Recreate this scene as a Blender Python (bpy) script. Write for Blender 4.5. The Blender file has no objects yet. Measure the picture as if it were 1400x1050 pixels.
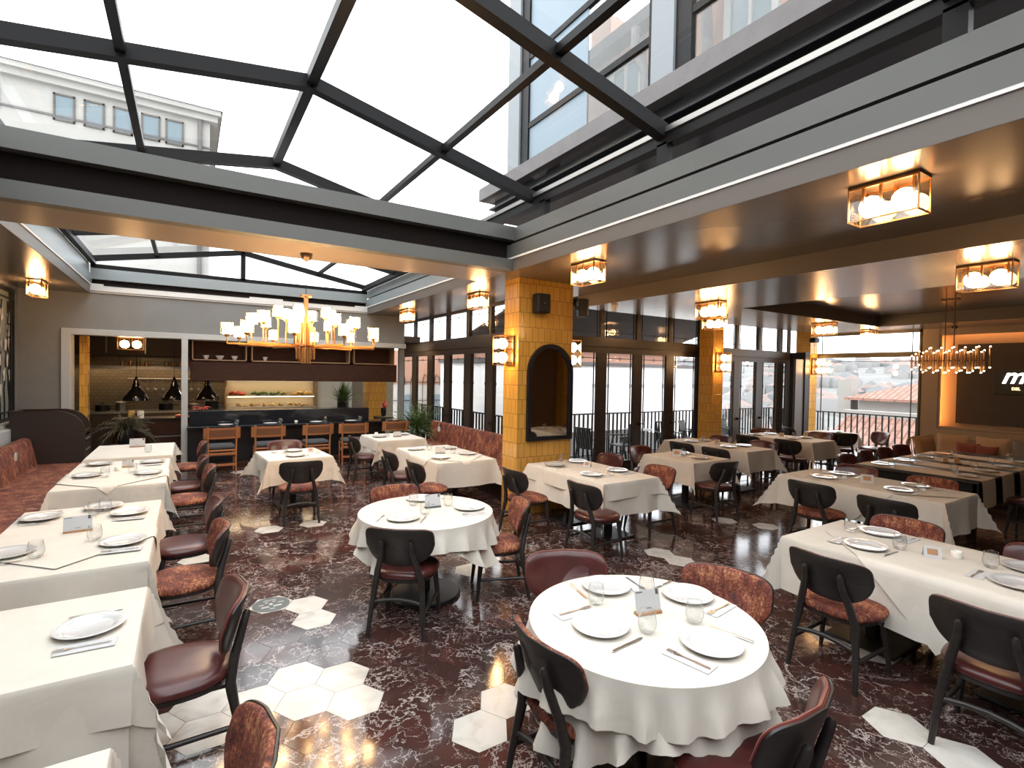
import bpy, math, random
from mathutils import Vector, Matrix
from math import sin, cos, pi, radians, hypot, atan2, sqrt
rnd = random.Random(7)
SC = bpy.context.scene
COL = SC.collection

# ------------------------------------------------------------------ mesh builder
def superell(a, b, n=28, e=2.6):
    out = []
    for i in range(n):
        t = 2*pi*i/n
        c, s = cos(t), sin(t)
        out.append((a*math.copysign(abs(c)**(2/e), c), b*math.copysign(abs(s)**(2/e), s)))
    return out

class MB:
    def __init__(s):
        s.v = []; s.f = []; s.m = []
    def add(s, vs, fs, mi=0):
        o = len(s.v); s.v += [tuple(p) for p in vs]
        s.f += [tuple(i+o for i in f) for f in fs]; s.m += [mi]*len(fs)
        return s
    def box(s, x0, x1, y0, y1, z0, z1, mi=0, b=0.0):
        if x0 > x1: x0, x1 = x1, x0
        if y0 > y1: y0, y1 = y1, y0
        if z0 > z1: z0, z1 = z1, z0
        if b <= 0:
            vs = [(x, y, z) for x in (x0, x1) for y in (y0, y1) for z in (z0, z1)]
            fs = [(0,1,3,2),(4,6,7,5),(0,4,5,1),(2,3,7,6),(0,2,6,4),(1,5,7,3)]
            return s.add(vs, fs, mi)
        b = min(b, (x1-x0)*.49, (y1-y0)*.49, (z1-z0)*.49)
        vs = []; idx = {}
        for i, x in enumerate((x0, x1)):
            for j, y in enumerate((y0, y1)):
                for k, z in enumerate((z0, z1)):
                    dx = b if i == 0 else -b; dy = b if j == 0 else -b; dz = b if k == 0 else -b
                    idx[i,j,k,0] = len(vs); vs.append((x, y+dy, z+dz))
                    idx[i,j,k,1] = len(vs); vs.append((x+dx, y, z+dz))
                    idx[i,j,k,2] = len(vs); vs.append((x+dx, y+dy, z))
        I = lambda i,j,k,a: idx[i,j,k,a]
        fs = []
        for i in (0,1): fs.append((I(i,0,0,0),I(i,0,1,0),I(i,1,1,0),I(i,1,0,0)) if i==0 else (I(i,0,0,0),I(i,1,0,0),I(i,1,1,0),I(i,0,1,0)))
        for j in (0,1): fs.append((I(0,j,0,1),I(1,j,0,1),I(1,j,1,1),I(0,j,1,1)) if j==0 else (I(0,j,0,1),I(0,j,1,1),I(1,j,1,1),I(1,j,0,1)))
        for k in (0,1): fs.append((I(0,0,k,2),I(0,1,k,2),I(1,1,k,2),I(1,0,k,2)) if k==0 else (I(0,0,k,2),I(1,0,k,2),I(1,1,k,2),I(0,1,k,2)))
        for j in (0,1):
            for k in (0,1):
                q = (I(0,j,k,1),I(1,j,k,1),I(1,j,k,2),I(0,j,k,2)); fs.append(q if (j+k)%2 else q[::-1])
        for i in (0,1):
            for k in (0,1):
                q = (I(i,0,k,0),I(i,1,k,0),I(i,1,k,2),I(i,0,k,2)); fs.append(q if (i+k)%2==0 else q[::-1])
        for i in (0,1):
            for j in (0,1):
                q = (I(i,j,0,0),I(i,j,1,0),I(i,j,1,1),I(i,j,0,1)); fs.append(q if (i+j)%2 else q[::-1])
        for i in (0,1):
            for j in (0,1):
                for k in (0,1):
                    q = (I(i,j,k,0),I(i,j,k,1),I(i,j,k,2)); fs.append(q if (i+j+k)%2==0 else q[::-1])
        return s.add(vs, fs, mi)
    def rings(s, rings, mi=0, cap0=True, cap1=True, closed=True):
        n = len(rings[0]); vs = [p for r in rings for p in r]; fs = []
        for k in range(len(rings)-1):
            for i in range(n if closed else n-1):
                j = (i+1) % n
                fs.append((k*n+i, k*n+j, (k+1)*n+j, (k+1)*n+i))
        if cap0: fs.append(tuple(range(n))[::-1])
        if cap1: fs.append(tuple((len(rings)-1)*n+i for i in range(n)))
        return s.add(vs, fs, mi)
    def lathe(s, prof, n=24, c=(0,0,0), mi=0, cap0=False, cap1=False):
        R = [[(c[0]+r*cos(2*pi*i/n), c[1]+r*sin(2*pi*i/n), c[2]+z) for i in range(n)] for r, z in prof]
        return s.rings(R, mi, cap0, cap1)
    def tube(s, pts, rad, n=8, mi=0, caps=True):
        pts = [Vector(p) for p in pts]
        if not hasattr(rad, '__len__'): rad = [rad]*len(pts)
        R = []; up = None
        for k, p in enumerate(pts):
            d = (pts[min(k+1, len(pts)-1)] - pts[max(k-1, 0)]).normalized()
            if up is None:
                up = Vector((0,0,1)) if abs(d.z) < .9 else Vector((1,0,0))
            a = d.cross(up).normalized(); b2 = a.cross(d).normalized(); up = b2
            R.append([tuple(p + a*rad[k]*cos(2*pi*i/n) + b2*rad[k]*sin(2*pi*i/n)) for i in range(n)])
        return s.rings(R, mi, caps, caps)
    def bar(s, p, q, w, h, mi=0, up=(0,0,1)):
        p, q = Vector(p), Vector(q); d = (q-p).normalized(); up = Vector(up)
        if abs(d.dot(up)) > .98: up = Vector((0,1,0))
        a = d.cross(up).normalized()*w/2; b = a.cross(d).normalized()*h/2
        vs = [p-a-b, p+a-b, p+a+b, p-a+b, q-a-b, q+a-b, q+a+b, q-a+b]
        return s.add(vs, [(0,1,2,3)[::-1],(4,5,6,7),(0,1,5,4),(1,2,6,5),(2,3,7,6),(3,0,4,7)], mi)
    def sphere(s, c, r, n=16, m=10, mi=0, sz=1):
        prof = [(max(r*sin(pi*k/m), 1e-4), -r*sz*cos(pi*k/m)) for k in range(m+1)]
        return s.lathe(prof, n, c, mi)
    def grid(s, fn, nu, nv, mi=0):
        vs = [fn(i/nu, j/nv) for j in range(nv+1) for i in range(nu+1)]
        fs = [(j*(nu+1)+i, j*(nu+1)+i+1, (j+1)*(nu+1)+i+1, (j+1)*(nu+1)+i) for j in range(nv) for i in range(nu)]
        return s.add(vs, fs, mi)
    def build(s, name, mats, parent=None, loc=(0,0,0), rz=0, smooth=None, label=None):
        me = bpy.data.meshes.new(name)
        me.from_pydata(s.v, [], s.f)
        if not isinstance(mats, (list, tuple)): mats = [mats]
        for m in mats: me.materials.append(m)
        if len(mats) > 1: me.polygons.foreach_set('material_index', s.m)
        uv = me.uv_layers.new(name='uv')
        data = [0.0]*(2*len(me.loops))
        for p in me.polygons:
            n = p.normal; a = max(range(3), key=lambda i: abs(n[i]))
            for li in p.loop_indices:
                co = me.vertices[me.loops[li].vertex_index].co
                u, v = ((co.y, co.z), (co.x, co.z), (co.x, co.y))[a]
                data[2*li] = u; data[2*li+1] = v
        uv.data.foreach_set('uv', data)
        if smooth:
            me.shade_smooth(); me.set_sharp_from_angle(angle=radians(smooth))
        me.update()
        o = bpy.data.objects.new(name, me); COL.objects.link(o)
        o.location = loc; o.rotation_euler = (0, 0, rz)
        if parent: o.parent = parent
        if label: o['label'] = label
        return o

def tag(o, label, cat, group=None, kind=None):
    o['label'] = label; o['category'] = cat
    if group: o['group'] = group
    if kind: o['kind'] = kind
    return o
def empty(name, loc=(0,0,0), rz=0):
    o = bpy.data.objects.new(name, None); COL.objects.link(o)
    o.location = loc; o.rotation_euler = (0,0,rz); o.empty_display_size = .1
    return o
def struct(o, label=None):
    o['kind'] = 'structure'
    if label: o['label'] = label
    return o
def dup(root, loc, rz=0, label=None, group=None, mats=None, skip=()):
    r = root.copy(); COL.objects.link(r); r.location = loc; r.rotation_euler = (0,0,rz)
    if label: r['label'] = label
    if group: r['group'] = group
    def rec(a, b):
        for ch in a.children:
            nm = ch.name.split('.')[0]
            if nm in skip: continue
            c = ch.copy(); COL.objects.link(c); c.parent = b
            if mats and nm in mats:
                c.data = mats[nm]
            rec(ch, c)
    rec(root, r)
    return r

# ------------------------------------------------------------------ materials
def mat(name, col, rough=.5, metal=0, spec=.5, emit=None, es=0, coat=0):
    m = bpy.data.materials.new(name); m.use_nodes = True
    b = m.node_tree.nodes['Principled BSDF']
    b.inputs['Base Color'].default_value = (*col, 1); b.inputs['Roughness'].default_value = rough
    b.inputs['Metallic'].default_value = metal; b.inputs['Specular IOR Level'].default_value = spec
    if emit: b.inputs['Emission Color'].default_value = (*emit, 1); b.inputs['Emission Strength'].default_value = es
    if coat: b.inputs['Coat Weight'].default_value = coat; b.inputs['Coat Roughness'].default_value = .08
    return m
def nd(m, t, **kw):
    n = m.node_tree.nodes.new(t)
    for k, v in kw.items():
        if k in n.inputs.keys() if hasattr(n.inputs, 'keys') else False: n.inputs[k].default_value = v
        else: setattr(n, k, v)
    return n
def ramp(m, fac, stops, interp='LINEAR'):
    r = m.node_tree.nodes.new('ShaderNodeValToRGB'); r.color_ramp.interpolation = interp
    e = r.color_ramp.elements
    while len(e) < len(stops): e.new(.5)
    for k, (p, c) in enumerate(stops):
        e[k].position = p; e[k].color = (*c, 1) if len(c) == 3 else c
    m.node_tree.links.new(fac, r.inputs[0]); return r
def noise_mat(name, stops, scale=20, rough=.5, detail=6, stretch=(1,1,1), bump=0, metal=0, dist=0, spec=.5, rscale=None, coord='Object'):
    m = mat(name, (1,1,1), rough, metal, spec); L = m.node_tree.links
    b = m.node_tree.nodes['Principled BSDF']
    tc = m.node_tree.nodes.new('ShaderNodeTexCoord'); mp = m.node_tree.nodes.new('ShaderNodeMapping')
    mp.inputs['Scale'].default_value = stretch
    L.new(tc.outputs[coord], mp.inputs[0])
    n = m.node_tree.nodes.new('ShaderNodeTexNoise'); n.inputs['Scale'].default_value = scale
    n.inputs['Detail'].default_value = detail; n.inputs['Distortion'].default_value = dist
    n.inputs['Roughness'].default_value = .65
    L.new(mp.outputs[0], n.inputs['Vector'])
    r = ramp(m, n.outputs['Fac'], stops); L.new(r.outputs[0], b.inputs['Base Color'])
    if bump:
        bp = m.node_tree.nodes.new('ShaderNodeBump'); bp.inputs['Strength'].default_value = bump; bp.inputs['Distance'].default_value = .01
        L.new(n.outputs['Fac'], bp.inputs['Height']); L.new(bp.outputs[0], b.inputs['Normal'])
    return m
def glass_mat(name, tint=(.93,.95,.95), refl=.07, rough=.0, fres=1.45):
    m = bpy.data.materials.new(name); m.use_nodes = True; t = m.node_tree; t.nodes.clear()
    o = t.nodes.new('ShaderNodeOutputMaterial'); mx = t.nodes.new('ShaderNodeMixShader')
    tr = t.nodes.new('ShaderNodeBsdfTransparent'); tr.inputs[0].default_value = (*tint, 1)
    g = t.nodes.new('ShaderNodeBsdfGlossy'); g.inputs['Roughness'].default_value = rough
    g.inputs['Color'].default_value = (1,1,1,1)
    lw = t.nodes.new('ShaderNodeLayerWeight'); lw.inputs[0].default_value = .5
    pw = t.nodes.new('ShaderNodeMath'); pw.operation = 'POWER'; pw.inputs[1].default_value = 4.5; t.links.new(lw.outputs['Facing'], pw.inputs[0])
    f = t.nodes.new('ShaderNodeMapRange'); f.inputs[3].default_value = refl; f.inputs[4].default_value = .85; t.links.new(pw.outputs[0], f.inputs[0])
    t.links.new(f.outputs[0], mx.inputs[0]); t.links.new(tr.outputs[0], mx.inputs[1]); t.links.new(g.outputs[0], mx.inputs[2])
    t.links.new(mx.outputs[0], o.inputs[0]); return m

M = {}
M['frame_dark'] = mat('dark_aluminium', (.0065,.006,.0065), .45, 0, .14)
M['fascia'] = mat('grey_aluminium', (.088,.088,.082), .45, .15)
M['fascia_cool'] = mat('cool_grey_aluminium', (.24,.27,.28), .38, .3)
M['white_strip'] = mat('white_aluminium', (.62,.62,.60), .4)
M['ceil'] = noise_mat('taupe_satin_ceiling', [(.3,(.115,.094,.077)),(.7,(.13,.107,.088))], 1.2, .24, 3, spec=.55)
M['ceil_low'] = noise_mat('taupe_satin_lower_ceiling', [(.3,(.17,.148,.128)),(.7,(.19,.166,.144))], 1.2, .22, 3, spec=.6)
M['beam_face'] = mat('brown_beam_face', (.105,.085,.070), .45)
M['band'] = mat('taupe_edge_band', (.098,.080,.066), .45)
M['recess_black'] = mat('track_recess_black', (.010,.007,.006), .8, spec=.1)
M['wall_grey'] = noise_mat('grey_plaster', [(.3,(.178,.178,.173)),(.7,(.203,.203,.197))], 2.5, .7, 4)
M['wall_taupe'] = mat('taupe_panelling', (.34,.245,.17), .5)
M['runner'] = mat('beige_runner_cloth', (.62,.49,.345), .9)
M['wall_dark'] = noise_mat('dark_wall_panel', [(.3,(.030,.019,.014)),(.7,(.042,.027,.02))], 3, .55)
M['trim_light'] = mat('pale_grey_trim', (.42,.43,.42), .4)
M['wood_dark'] = noise_mat('dark_stained_wood', [(.3,(.012,.010,.0095)),(.7,(.028,.024,.022))], 8, .42, 6, (1,1,14), bump=.04)
M['oak'] = noise_mat('light_oak', [(.3,(.31,.115,.042)),(.7,(.43,.175,.07))], 6, .42, 6, (12,12,1.5))
M['walnut'] = noise_mat('walnut_panel', [(.3,(.034,.014,.009)),(.7,(.052,.023,.014))], 4, .6, 6, (1,1,6), spec=.15)
M['leather'] = noise_mat('burgundy_leather', [(.35,(.052,.012,.012)),(.65,(.080,.019,.017))], 9, .28, 5, bump=.05)
M['piping'] = mat('leather_piping', (.16,.04,.035), .35)
M['grey_cush'] = noise_mat('charcoal_fabric', [(.3,(.05,.055,.065)),(.7,(.085,.09,.10))], 90, .9)
M['black'] = mat('black_paint', (.008,.008,.010), .4, spec=.3)
M['black_metal'] = mat('black_cast_iron', (.014,.015,.017), .38, .2)
M['plate'] = mat('white_porcelain', (.58,.58,.575), .12, 0, .5, coat=.3)
M['steel'] = mat('polished_steel', (.66,.64,.62), .28, 1)
M['paper'] = mat('white_paper', (.52,.52,.525), .8)
M['cardgrey'] = mat('printed_grey', (.09,.09,.09), .7)
M['basewood'] = mat('card_base_wood', (.38,.19,.08), .5)
M['candle'] = mat('white_wax_cup', (.80,.78,.72), .35)
M['brass'] = mat('aged_brass', (.45,.24,.09), .28, 1)
M['brass_dark'] = mat('dark_bronze', (.10,.066,.04), .35, .8)
M['globe'] = mat('lit_opal_glass', (1,.8,.5), .5, emit=(1,.62,.32), es=14)
M['shade'] = mat('lit_shade', (1,.8,.5), .5, emit=(1,.64,.32), es=14)
M['bulb'] = mat('lit_tube_end', (1,.8,.5), .5, emit=(1,.66,.36), es=9)
M['amber_glass'] = glass_mat('amber_tinted_glass', (.98,.90,.76))
M['glass'] = glass_mat('clear_glass', (.97,.98,.98), refl=.035)
M['roof_glass'] = glass_mat('roof_glass', (.94,.96,.96), refl=.02)
M['tumbler'] = glass_mat('tumbler_glass', (.95,.96,.96), fres=1.5)
_t = M['tumbler'].node_tree; _lw = [n for n in _t.nodes if n.type == 'LAYER_WEIGHT'][0]; _tr = [n for n in _t.nodes if n.type == 'BSDF_TRANSPARENT'][0]
_r = ramp(M['tumbler'], _lw.outputs['Facing'], [(.0,(.97,.975,.975)),(.6,(.94,.95,.95)),(.9,(.55,.57,.57)),(1,(.35,.37,.37))]); _t.links.new(_r.outputs[0], _tr.inputs[0])
M['mirror'] = mat('mirror', (.55,.52,.47), .03, 1)
M['pink'] = noise_mat('pink_render', [(.3,(.27,.145,.10)),(.7,(.31,.17,.12))], .8, .85)
M['white_render'] = noise_mat('white_render', [(.3,(.275,.265,.245)),(.7,(.31,.30,.28))], .6, .85)
M['stone'] = noise_mat('brown_stone_slab', [(.3,(.080,.070,.069)),(.7,(.105,.092,.092))], 3, .6)
M['roof_dark'] = mat('slate', (.035,.035,.04), .8, spec=.2)
M['window_blue'] = mat('painted_sky_reflection', (.13,.17,.19), .25, spec=.25)  # reflection of the sky in the windows, painted as an opaque blue
M['window_frame'] = mat('brown_window_frame', (.07,.06,.052), .6)
M['terrace'] = noise_mat('pale_terrace_floor', [(.3,(.33,.33,.32)),(.7,(.40,.40,.39))], 3, .5)
M['green'] = noise_mat('leaf_green', [(.3,(.05,.10,.03)),(.7,(.16,.22,.08))], 6, .5)
M['dull_green'] = noise_mat('dusky_leaf', [(.3,(.05,.055,.035)),(.7,(.12,.12,.08))], 6, .6)
M['red'] = mat('red_food', (.45,.06,.03), .5)
M['yellow'] = mat('yellow_food', (.55,.36,.10), .5)
M['grille'] = mat('dark_iron', (.012,.012,.012), .5, spec=.3)
M['steel_dull'] = mat('brushed_steel', (.30,.29,.27), .35, .9)

# table linen
def linen(name, c1, c2):
    m = noise_mat(name, [(.35, c1), (.65, c2)], 5, .9, 4, bump=.0)
    t = m.node_tree; b = t.nodes['Principled BSDF']
    n = t.nodes.new('ShaderNodeTexNoise'); n.inputs['Scale'].default_value = 3.2; n.inputs['Detail'].default_value = 3; n.inputs['Distortion'].default_value = .6
    tc = [x for x in t.nodes if x.type == 'TEX_COORD'][0]; t.links.new(tc.outputs['Object'], n.inputs['Vector'])
    bp = t.nodes.new('ShaderNodeBump'); bp.inputs['Strength'].default_value = .35; bp.inputs['Distance'].default_value = .03
    t.links.new(n.outputs['Fac'], bp.inputs['Height']); t.links.new(bp.outputs[0], b.inputs['Normal'])
    b.inputs['Specular IOR Level'].default_value = .2
    return m
M['linen'] = linen('cream_linen', (.60,.56,.495), (.64,.60,.535))

# rust coloured velvet with worn golden flecks
m = mat('rust_velvet', (1,1,1), .8); t = m.node_tree; L = t.links; b = t.nodes['Principled BSDF']
tc = t.nodes.new('ShaderNodeTexCoord')
n1 = t.nodes.new('ShaderNodeTexNoise'); n1.inputs['Scale'].default_value = 9; n1.inputs['Detail'].default_value = 9; n1.inputs['Roughness'].default_value = .75
n2 = t.nodes.new('ShaderNodeTexNoise'); n2.inputs['Scale'].default_value = 70; n2.inputs['Detail'].default_value = 5; n2.inputs['Roughness'].default_value = .8
mp = t.nodes.new('ShaderNodeMapping'); mp.inputs['Scale'].default_value = (1,1.0,.6)
L.new(tc.outputs['Object'], mp.inputs[0]); L.new(mp.outputs[0], n1.inputs['Vector']); L.new(mp.outputs[0], n2.inputs['Vector'])
mx = t.nodes.new('ShaderNodeMath'); mx.operation = 'ADD'; ml = t.nodes.new('ShaderNodeMath'); ml.operation = 'MULTIPLY'; ml.inputs[1].default_value = .5
L.new(n1.outputs['Fac'], mx.inputs[0]); L.new(n2.outputs['Fac'], mx.inputs[1]); L.new(mx.outputs[0], ml.inputs[0])
r = ramp(m, ml.outputs[0], [(.42,(.032,.008,.006)),(.475,(.115,.024,.014)),(.53,(.20,.052,.025)),(.59,(.45,.22,.105))])
L.new(r.outputs[0], b.inputs['Base Color']); b.inputs['Sheen Weight'].default_value = .0
M['rust'] = m

# mustard glazed tile (vertical running bond), mapped in metres from the uv layer
def tile_mat(name, c1, c2, mortar, w, h, rough=.12, ms=.003):
    m = mat(name, c1, rough); t = m.node_tree; L = t.links; b = t.nodes['Principled BSDF']
    uv = t.nodes.new('ShaderNodeUVMap'); br = t.nodes.new('ShaderNodeTexBrick')
    br.inputs['Color1'].default_value = (*c1,1); br.inputs['Color2'].default_value = (*c2,1); br.inputs['Mortar'].default_value = (*mortar,1)
    br.inputs['Scale'].default_value = 1; br.inputs['Mortar Size'].default_value = ms; br.inputs['Mortar Smooth'].default_value = .1
    br.inputs['Brick Width'].default_value = w; br.inputs['Row Height'].default_value = h; br.inputs['Bias'].default_value = 0
    L.new(uv.outputs[0], br.inputs['Vector']); L.new(br.outputs['Color'], b.inputs['Base Color'])
    bp = t.nodes.new('ShaderNodeBump'); bp.inputs['Strength'].default_value = .5; bp.inputs['Distance'].default_value = .004; bp.invert = True
    L.new(br.outputs['Fac'], bp.inputs['Height'])
    n = t.nodes.new('ShaderNodeTexNoise'); n.inputs['Scale'].default_value = 14; L.new(uv.outputs[0], n.inputs['Vector'])
    b2 = t.nodes.new('ShaderNodeBump'); b2.inputs['Strength'].default_value = .12; b2.inputs['Distance'].default_value = .01
    L.new(n.outputs['Fac'], b2.inputs['Height']); L.new(bp.outputs[0], b2.inputs['Normal']); L.new(b2.outputs[0], b.inputs['Normal'])
    return m
M['mustard'] = tile_mat('mustard_glazed_tile', (.53,.27,.045), (.59,.315,.065), (.16,.07,.015), .105, .205)
M['kitchen_tile'] = tile_mat('kitchen_wall_tile', (.15,.118,.075), (.175,.14,.09), (.07,.055,.038), .12, .08, .3, .004)
M['rooftile'] = tile_mat('red_roof_tile', (.27,.14,.105), (.31,.17,.13), (.15,.08,.06), .6, .22, .8, .03)

# marble of the floor : dark burgundy with white veins, a different cut for every tile
def marble(name, dark):
    m = mat(name, (1,1,1), .10); t = m.node_tree; L = t.links; b = t.nodes['Principled BSDF']
    b.inputs['Specular IOR Level'].default_value = .6
    tc = t.nodes.new('ShaderNodeTexCoord'); at = t.nodes.new('ShaderNodeAttribute'); at.attribute_name = 'cut'
    cb = t.nodes.new('ShaderNodeVectorMath'); cb.operation = 'SCALE'; cb.inputs[3].default_value = 40 if not dark else .55
    L.new(at.outputs['Vector'], cb.inputs[0])
    av = t.nodes.new('ShaderNodeVectorMath'); av.operation = 'ADD'
    L.new(tc.outputs['Object'], av.inputs[0]); L.new(cb.outputs[0], av.inputs[1])
    vec = av.outputs[0]
    if not dark:
        n = t.nodes.new('ShaderNodeTexNoise'); n.inputs['Scale'].default_value = 5; n.inputs['Detail'].default_value = 6; n.inputs['Distortion'].default_value = 1
        L.new(vec, n.inputs['Vector'])
        r = ramp(m, n.outputs['Fac'], [(.3,(.44,.42,.38)),(.5,(.56,.54,.50)),(.7,(.62,.60,.565))]); L.new(r.outputs[0], b.inputs['Base Color'])
        b.inputs['Roughness'].default_value = .22
        return m
    # distorted coordinates
    nz = t.nodes.new('ShaderNodeTexNoise'); nz.inputs['Scale'].default_value = 2.2; nz.inputs['Detail'].default_value = 7; nz.inputs['Roughness'].default_value = .62
    L.new(vec, nz.inputs['Vector'])
    sc = t.nodes.new('ShaderNodeVectorMath'); sc.operation = 'SCALE'; sc.inputs[3].default_value = .85
    L.new(nz.outputs['Color'], sc.inputs[0])
    ad = t.nodes.new('ShaderNodeVectorMath'); ad.operation = 'ADD'; L.new(vec, ad.inputs[0]); L.new(sc.outputs[0], ad.inputs[1])
    def veins(scale, width, pos):
        v = t.nodes.new('ShaderNodeTexVoronoi'); v.feature = 'DISTANCE_TO_EDGE'; v.inputs['Scale'].default_value = scale
        L.new(ad.outputs[0], v.inputs['Vector'])
        mk = t.nodes.new('ShaderNodeTexNoise'); mk.inputs['Scale'].default_value = pos; mk.inputs['Detail'].default_value = 4; L.new(vec, mk.inputs['Vector'])
        mr = t.nodes.new('ShaderNodeMapRange'); mr.inputs[1].default_value = .42; mr.inputs[2].default_value = .66; mr.inputs[3].default_value = .0008; mr.inputs[4].default_value = width
        L.new(mk.outputs['Fac'], mr.inputs[0])
        dv = t.nodes.new('ShaderNodeMath'); dv.operation = 'DIVIDE'; L.new(v.outputs['Distance'], dv.inputs[0]); L.new(mr.outputs[0], dv.inputs[1])
        sb = t.nodes.new('ShaderNodeMath'); sb.operation = 'SUBTRACT'; sb.inputs[0].default_value = 1; sb.use_clamp = True; L.new(dv.outputs[0], sb.inputs[1])
        return sb.outputs[0]
    a1 = veins(2.6, .030, 2.2); a2 = veins(9, .062, 3.2)
    mx = t.nodes.new('ShaderNodeMath'); mx.operation = 'MAXIMUM'; L.new(a1, mx.inputs[0]); L.new(a2, mx.inputs[1])
    bs = t.nodes.new('ShaderNodeTexNoise'); bs.inputs['Scale'].default_value = 2.0; bs.inputs['Detail'].default_value = 5; L.new(vec, bs.inputs['Vector'])
    r = ramp(m, bs.outputs['Fac'], [(.3,(.030,.018,.017)),(.5,(.050,.023,.020)),(.66,(.075,.026,.021)),(.8,(.05,.038,.036))])
    mix = t.nodes.new('ShaderNodeMix'); mix.data_type = 'RGBA'
    L.new(mx.outputs[0], mix.inputs['Factor']); L.new(r.outputs[0], mix.inputs[6]); mix.inputs[7].default_value = (.46,.41,.385,1)
    L.new(mix.outputs[2], b.inputs['Base Color'])
    return m
M['marble_dark'] = marble('burgundy_marble', True)
M['marble_white'] = marble('cream_stone', False)
M['grout'] = mat('grout', (.03,.025,.022), .7)

# ------------------------------------------------------------------ camera
f_px, yaw, pitch, roll = 702.7, .56362, -.01942, .017685
fw = Vector((sin(yaw)*cos(pitch), cos(yaw)*cos(pitch), sin(pitch)))
rt = Vector((cos(yaw), -sin(yaw), 0)); up = rt.cross(fw)
r2 = cos(roll)*rt + sin(roll)*up; u2 = -sin(roll)*rt + cos(roll)*up
cd = bpy.data.cameras.new('camera'); cam = bpy.data.objects.new('camera', cd); COL.objects.link(cam)
cd.sensor_width = 36; cd.lens = f_px*36/1400; cd.clip_start = .05; cd.clip_end = 2000
mw = Matrix((( r2.x, u2.x, -fw.x, 0), (r2.y, u2.y, -fw.y, 0), (r2.z, u2.z, -fw.z, 2.0), (0,0,0,1)))
cam.matrix_world = mw
SC.camera = cam

# ------------------------------------------------------------------ world
w = bpy.data.worlds.new('overcast_sky'); SC.world = w; w.use_nodes = True
t = w.node_tree; bg = t.nodes['Background']
tc = t.nodes.new('ShaderNodeTexCoord'); nz = t.nodes.new('ShaderNodeTexNoise'); nz.inputs['Scale'].default_value = 2.2; nz.inputs['Detail'].default_value = 5
t.links.new(tc.outputs['Generated'], nz.inputs['Vector'])
rp = t.nodes.new('ShaderNodeValToRGB'); rp.color_ramp.elements[0].position = .35; rp.color_ramp.elements[0].color = (.82,.88,.95,1)
rp.color_ramp.elements[1].position = .6; rp.color_ramp.elements[1].color = (1,1,1,1)
t.links.new(nz.outputs['Fac'], rp.inputs[0]); t.links.new(rp.outputs[0], bg.inputs[0]); bg.inputs[1].default_value = 1.0
SC.view_settings.view_transform = 'Standard'; SC.view_settings.look = 'None'; SC.view_settings.gamma = 1
SC.view_settings.exposure = 2.27; SC.view_settings.use_curve_mapping = False
SC.cycles.max_bounces = 8; SC.cycles.transparent_max_bounces = 24; SC.cycles.sample_clamp_indirect = 6
SC.cycles.caustics_reflective = False; SC.cycles.caustics_refractive = False

ZC, ZL = 3.35, 3.15          # main ceiling, lower ceiling
YK = 12.2                    # kitchen front wall
XA, YB, XR = 5.0, 7.5, 13.8  # glazed wall A (x), glazed wall B (y), right wall (x)
XL, YF = -2.5, -3.5
SX0, SX1, SY1, SY2 = -1.52, 3.60, 5.72, 6.66   # skylight opening, cross beam

# ------------------------------------------------------------------ floor
R = .1745; dx = 1.5*R; dy = sqrt(3)*R
white_pts = [(.614,3.542),(.872,3.394),(.343,3.37),(.604,3.231),(.864,3.095),(.906,4.646),(.887,4.319),(.643,4.798),(1.381,2.514),(1.62,2.63),
 (3.49,1.28),(3.49,.98),(.02,3.1),(.05,3.4),(-.2,3.25),(4.49,4.12),(4.52,3.83),(6.45,4.39),(6.65,3.89),(6.6,4.1),(1.25,7.0),(1.5,6.9),(1.0,7.1),
 (2.1,7.3),(2.45,4.75),(2.7,4.6),(4.4,2.1),(4.4,1.75),(.0,6.2),(-.1,5.9),(5.6,3.1),(1.0,11.2)]
floorb = MB(); cuts = []
hexes = []
for i in range(-13, 52):
    for j in range(-26, 34):
        cx = .612 + dx*i; cy = 3.542 + dy*j + (dy/2 if i % 2 else 0) - (0)
        if cx < XL-.1 or cx > XR+.2 or cy < YF-.1 or cy > 13.9: continue
        if cx > XA+.1 and cy > YB+.1: continue
        hexes.append((cx, cy))
white = set()
for p in white_pts:
    white.add(min(range(len(hexes)), key=lambda k: hypot(hexes[k][0]-p[0], hexes[k][1]-p[1])))
for k, (cx, cy) in enumerate(hexes):
    rr = R-.0016
    floorb.add([(cx+rr*cos(pi/3*a), cy+rr*sin(pi/3*a), 0) for a in range(6)], [tuple(range(6))], 1 if k in white else 0)
    c = (rnd.random(), rnd.random(), rnd.random()); cuts += [c]*6
nv = len(floorb.v)
floorb.add([(XL-.2,YF-.2,-.004),(XR+.3,YF-.2,-.004),(XR+.3,14,-.004),(XL-.2,14,-.004)], [(0,1,2,3)], 2); cuts += [(0,0,0)]*4
floorb.box(XL-.2, XR+.3, YF-.2, YB+.1, -.3, -.006, 2); floorb.box(XL-.2, XA+.1, YB+.1, 16.5, -.3, -.006, 2); cuts += [(0,0,0)]*16
fl = struct(floorb.build('floor', [M['marble_dark'], M['marble_white'], M['grout']]), 'polished hexagonal burgundy marble floor with scattered cream tiles')
ca = fl.data.attributes.new('cut', 'FLOAT_VECTOR', 'POINT')
ca.data.foreach_set('vector', [x for c in cuts for x in c])

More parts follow.
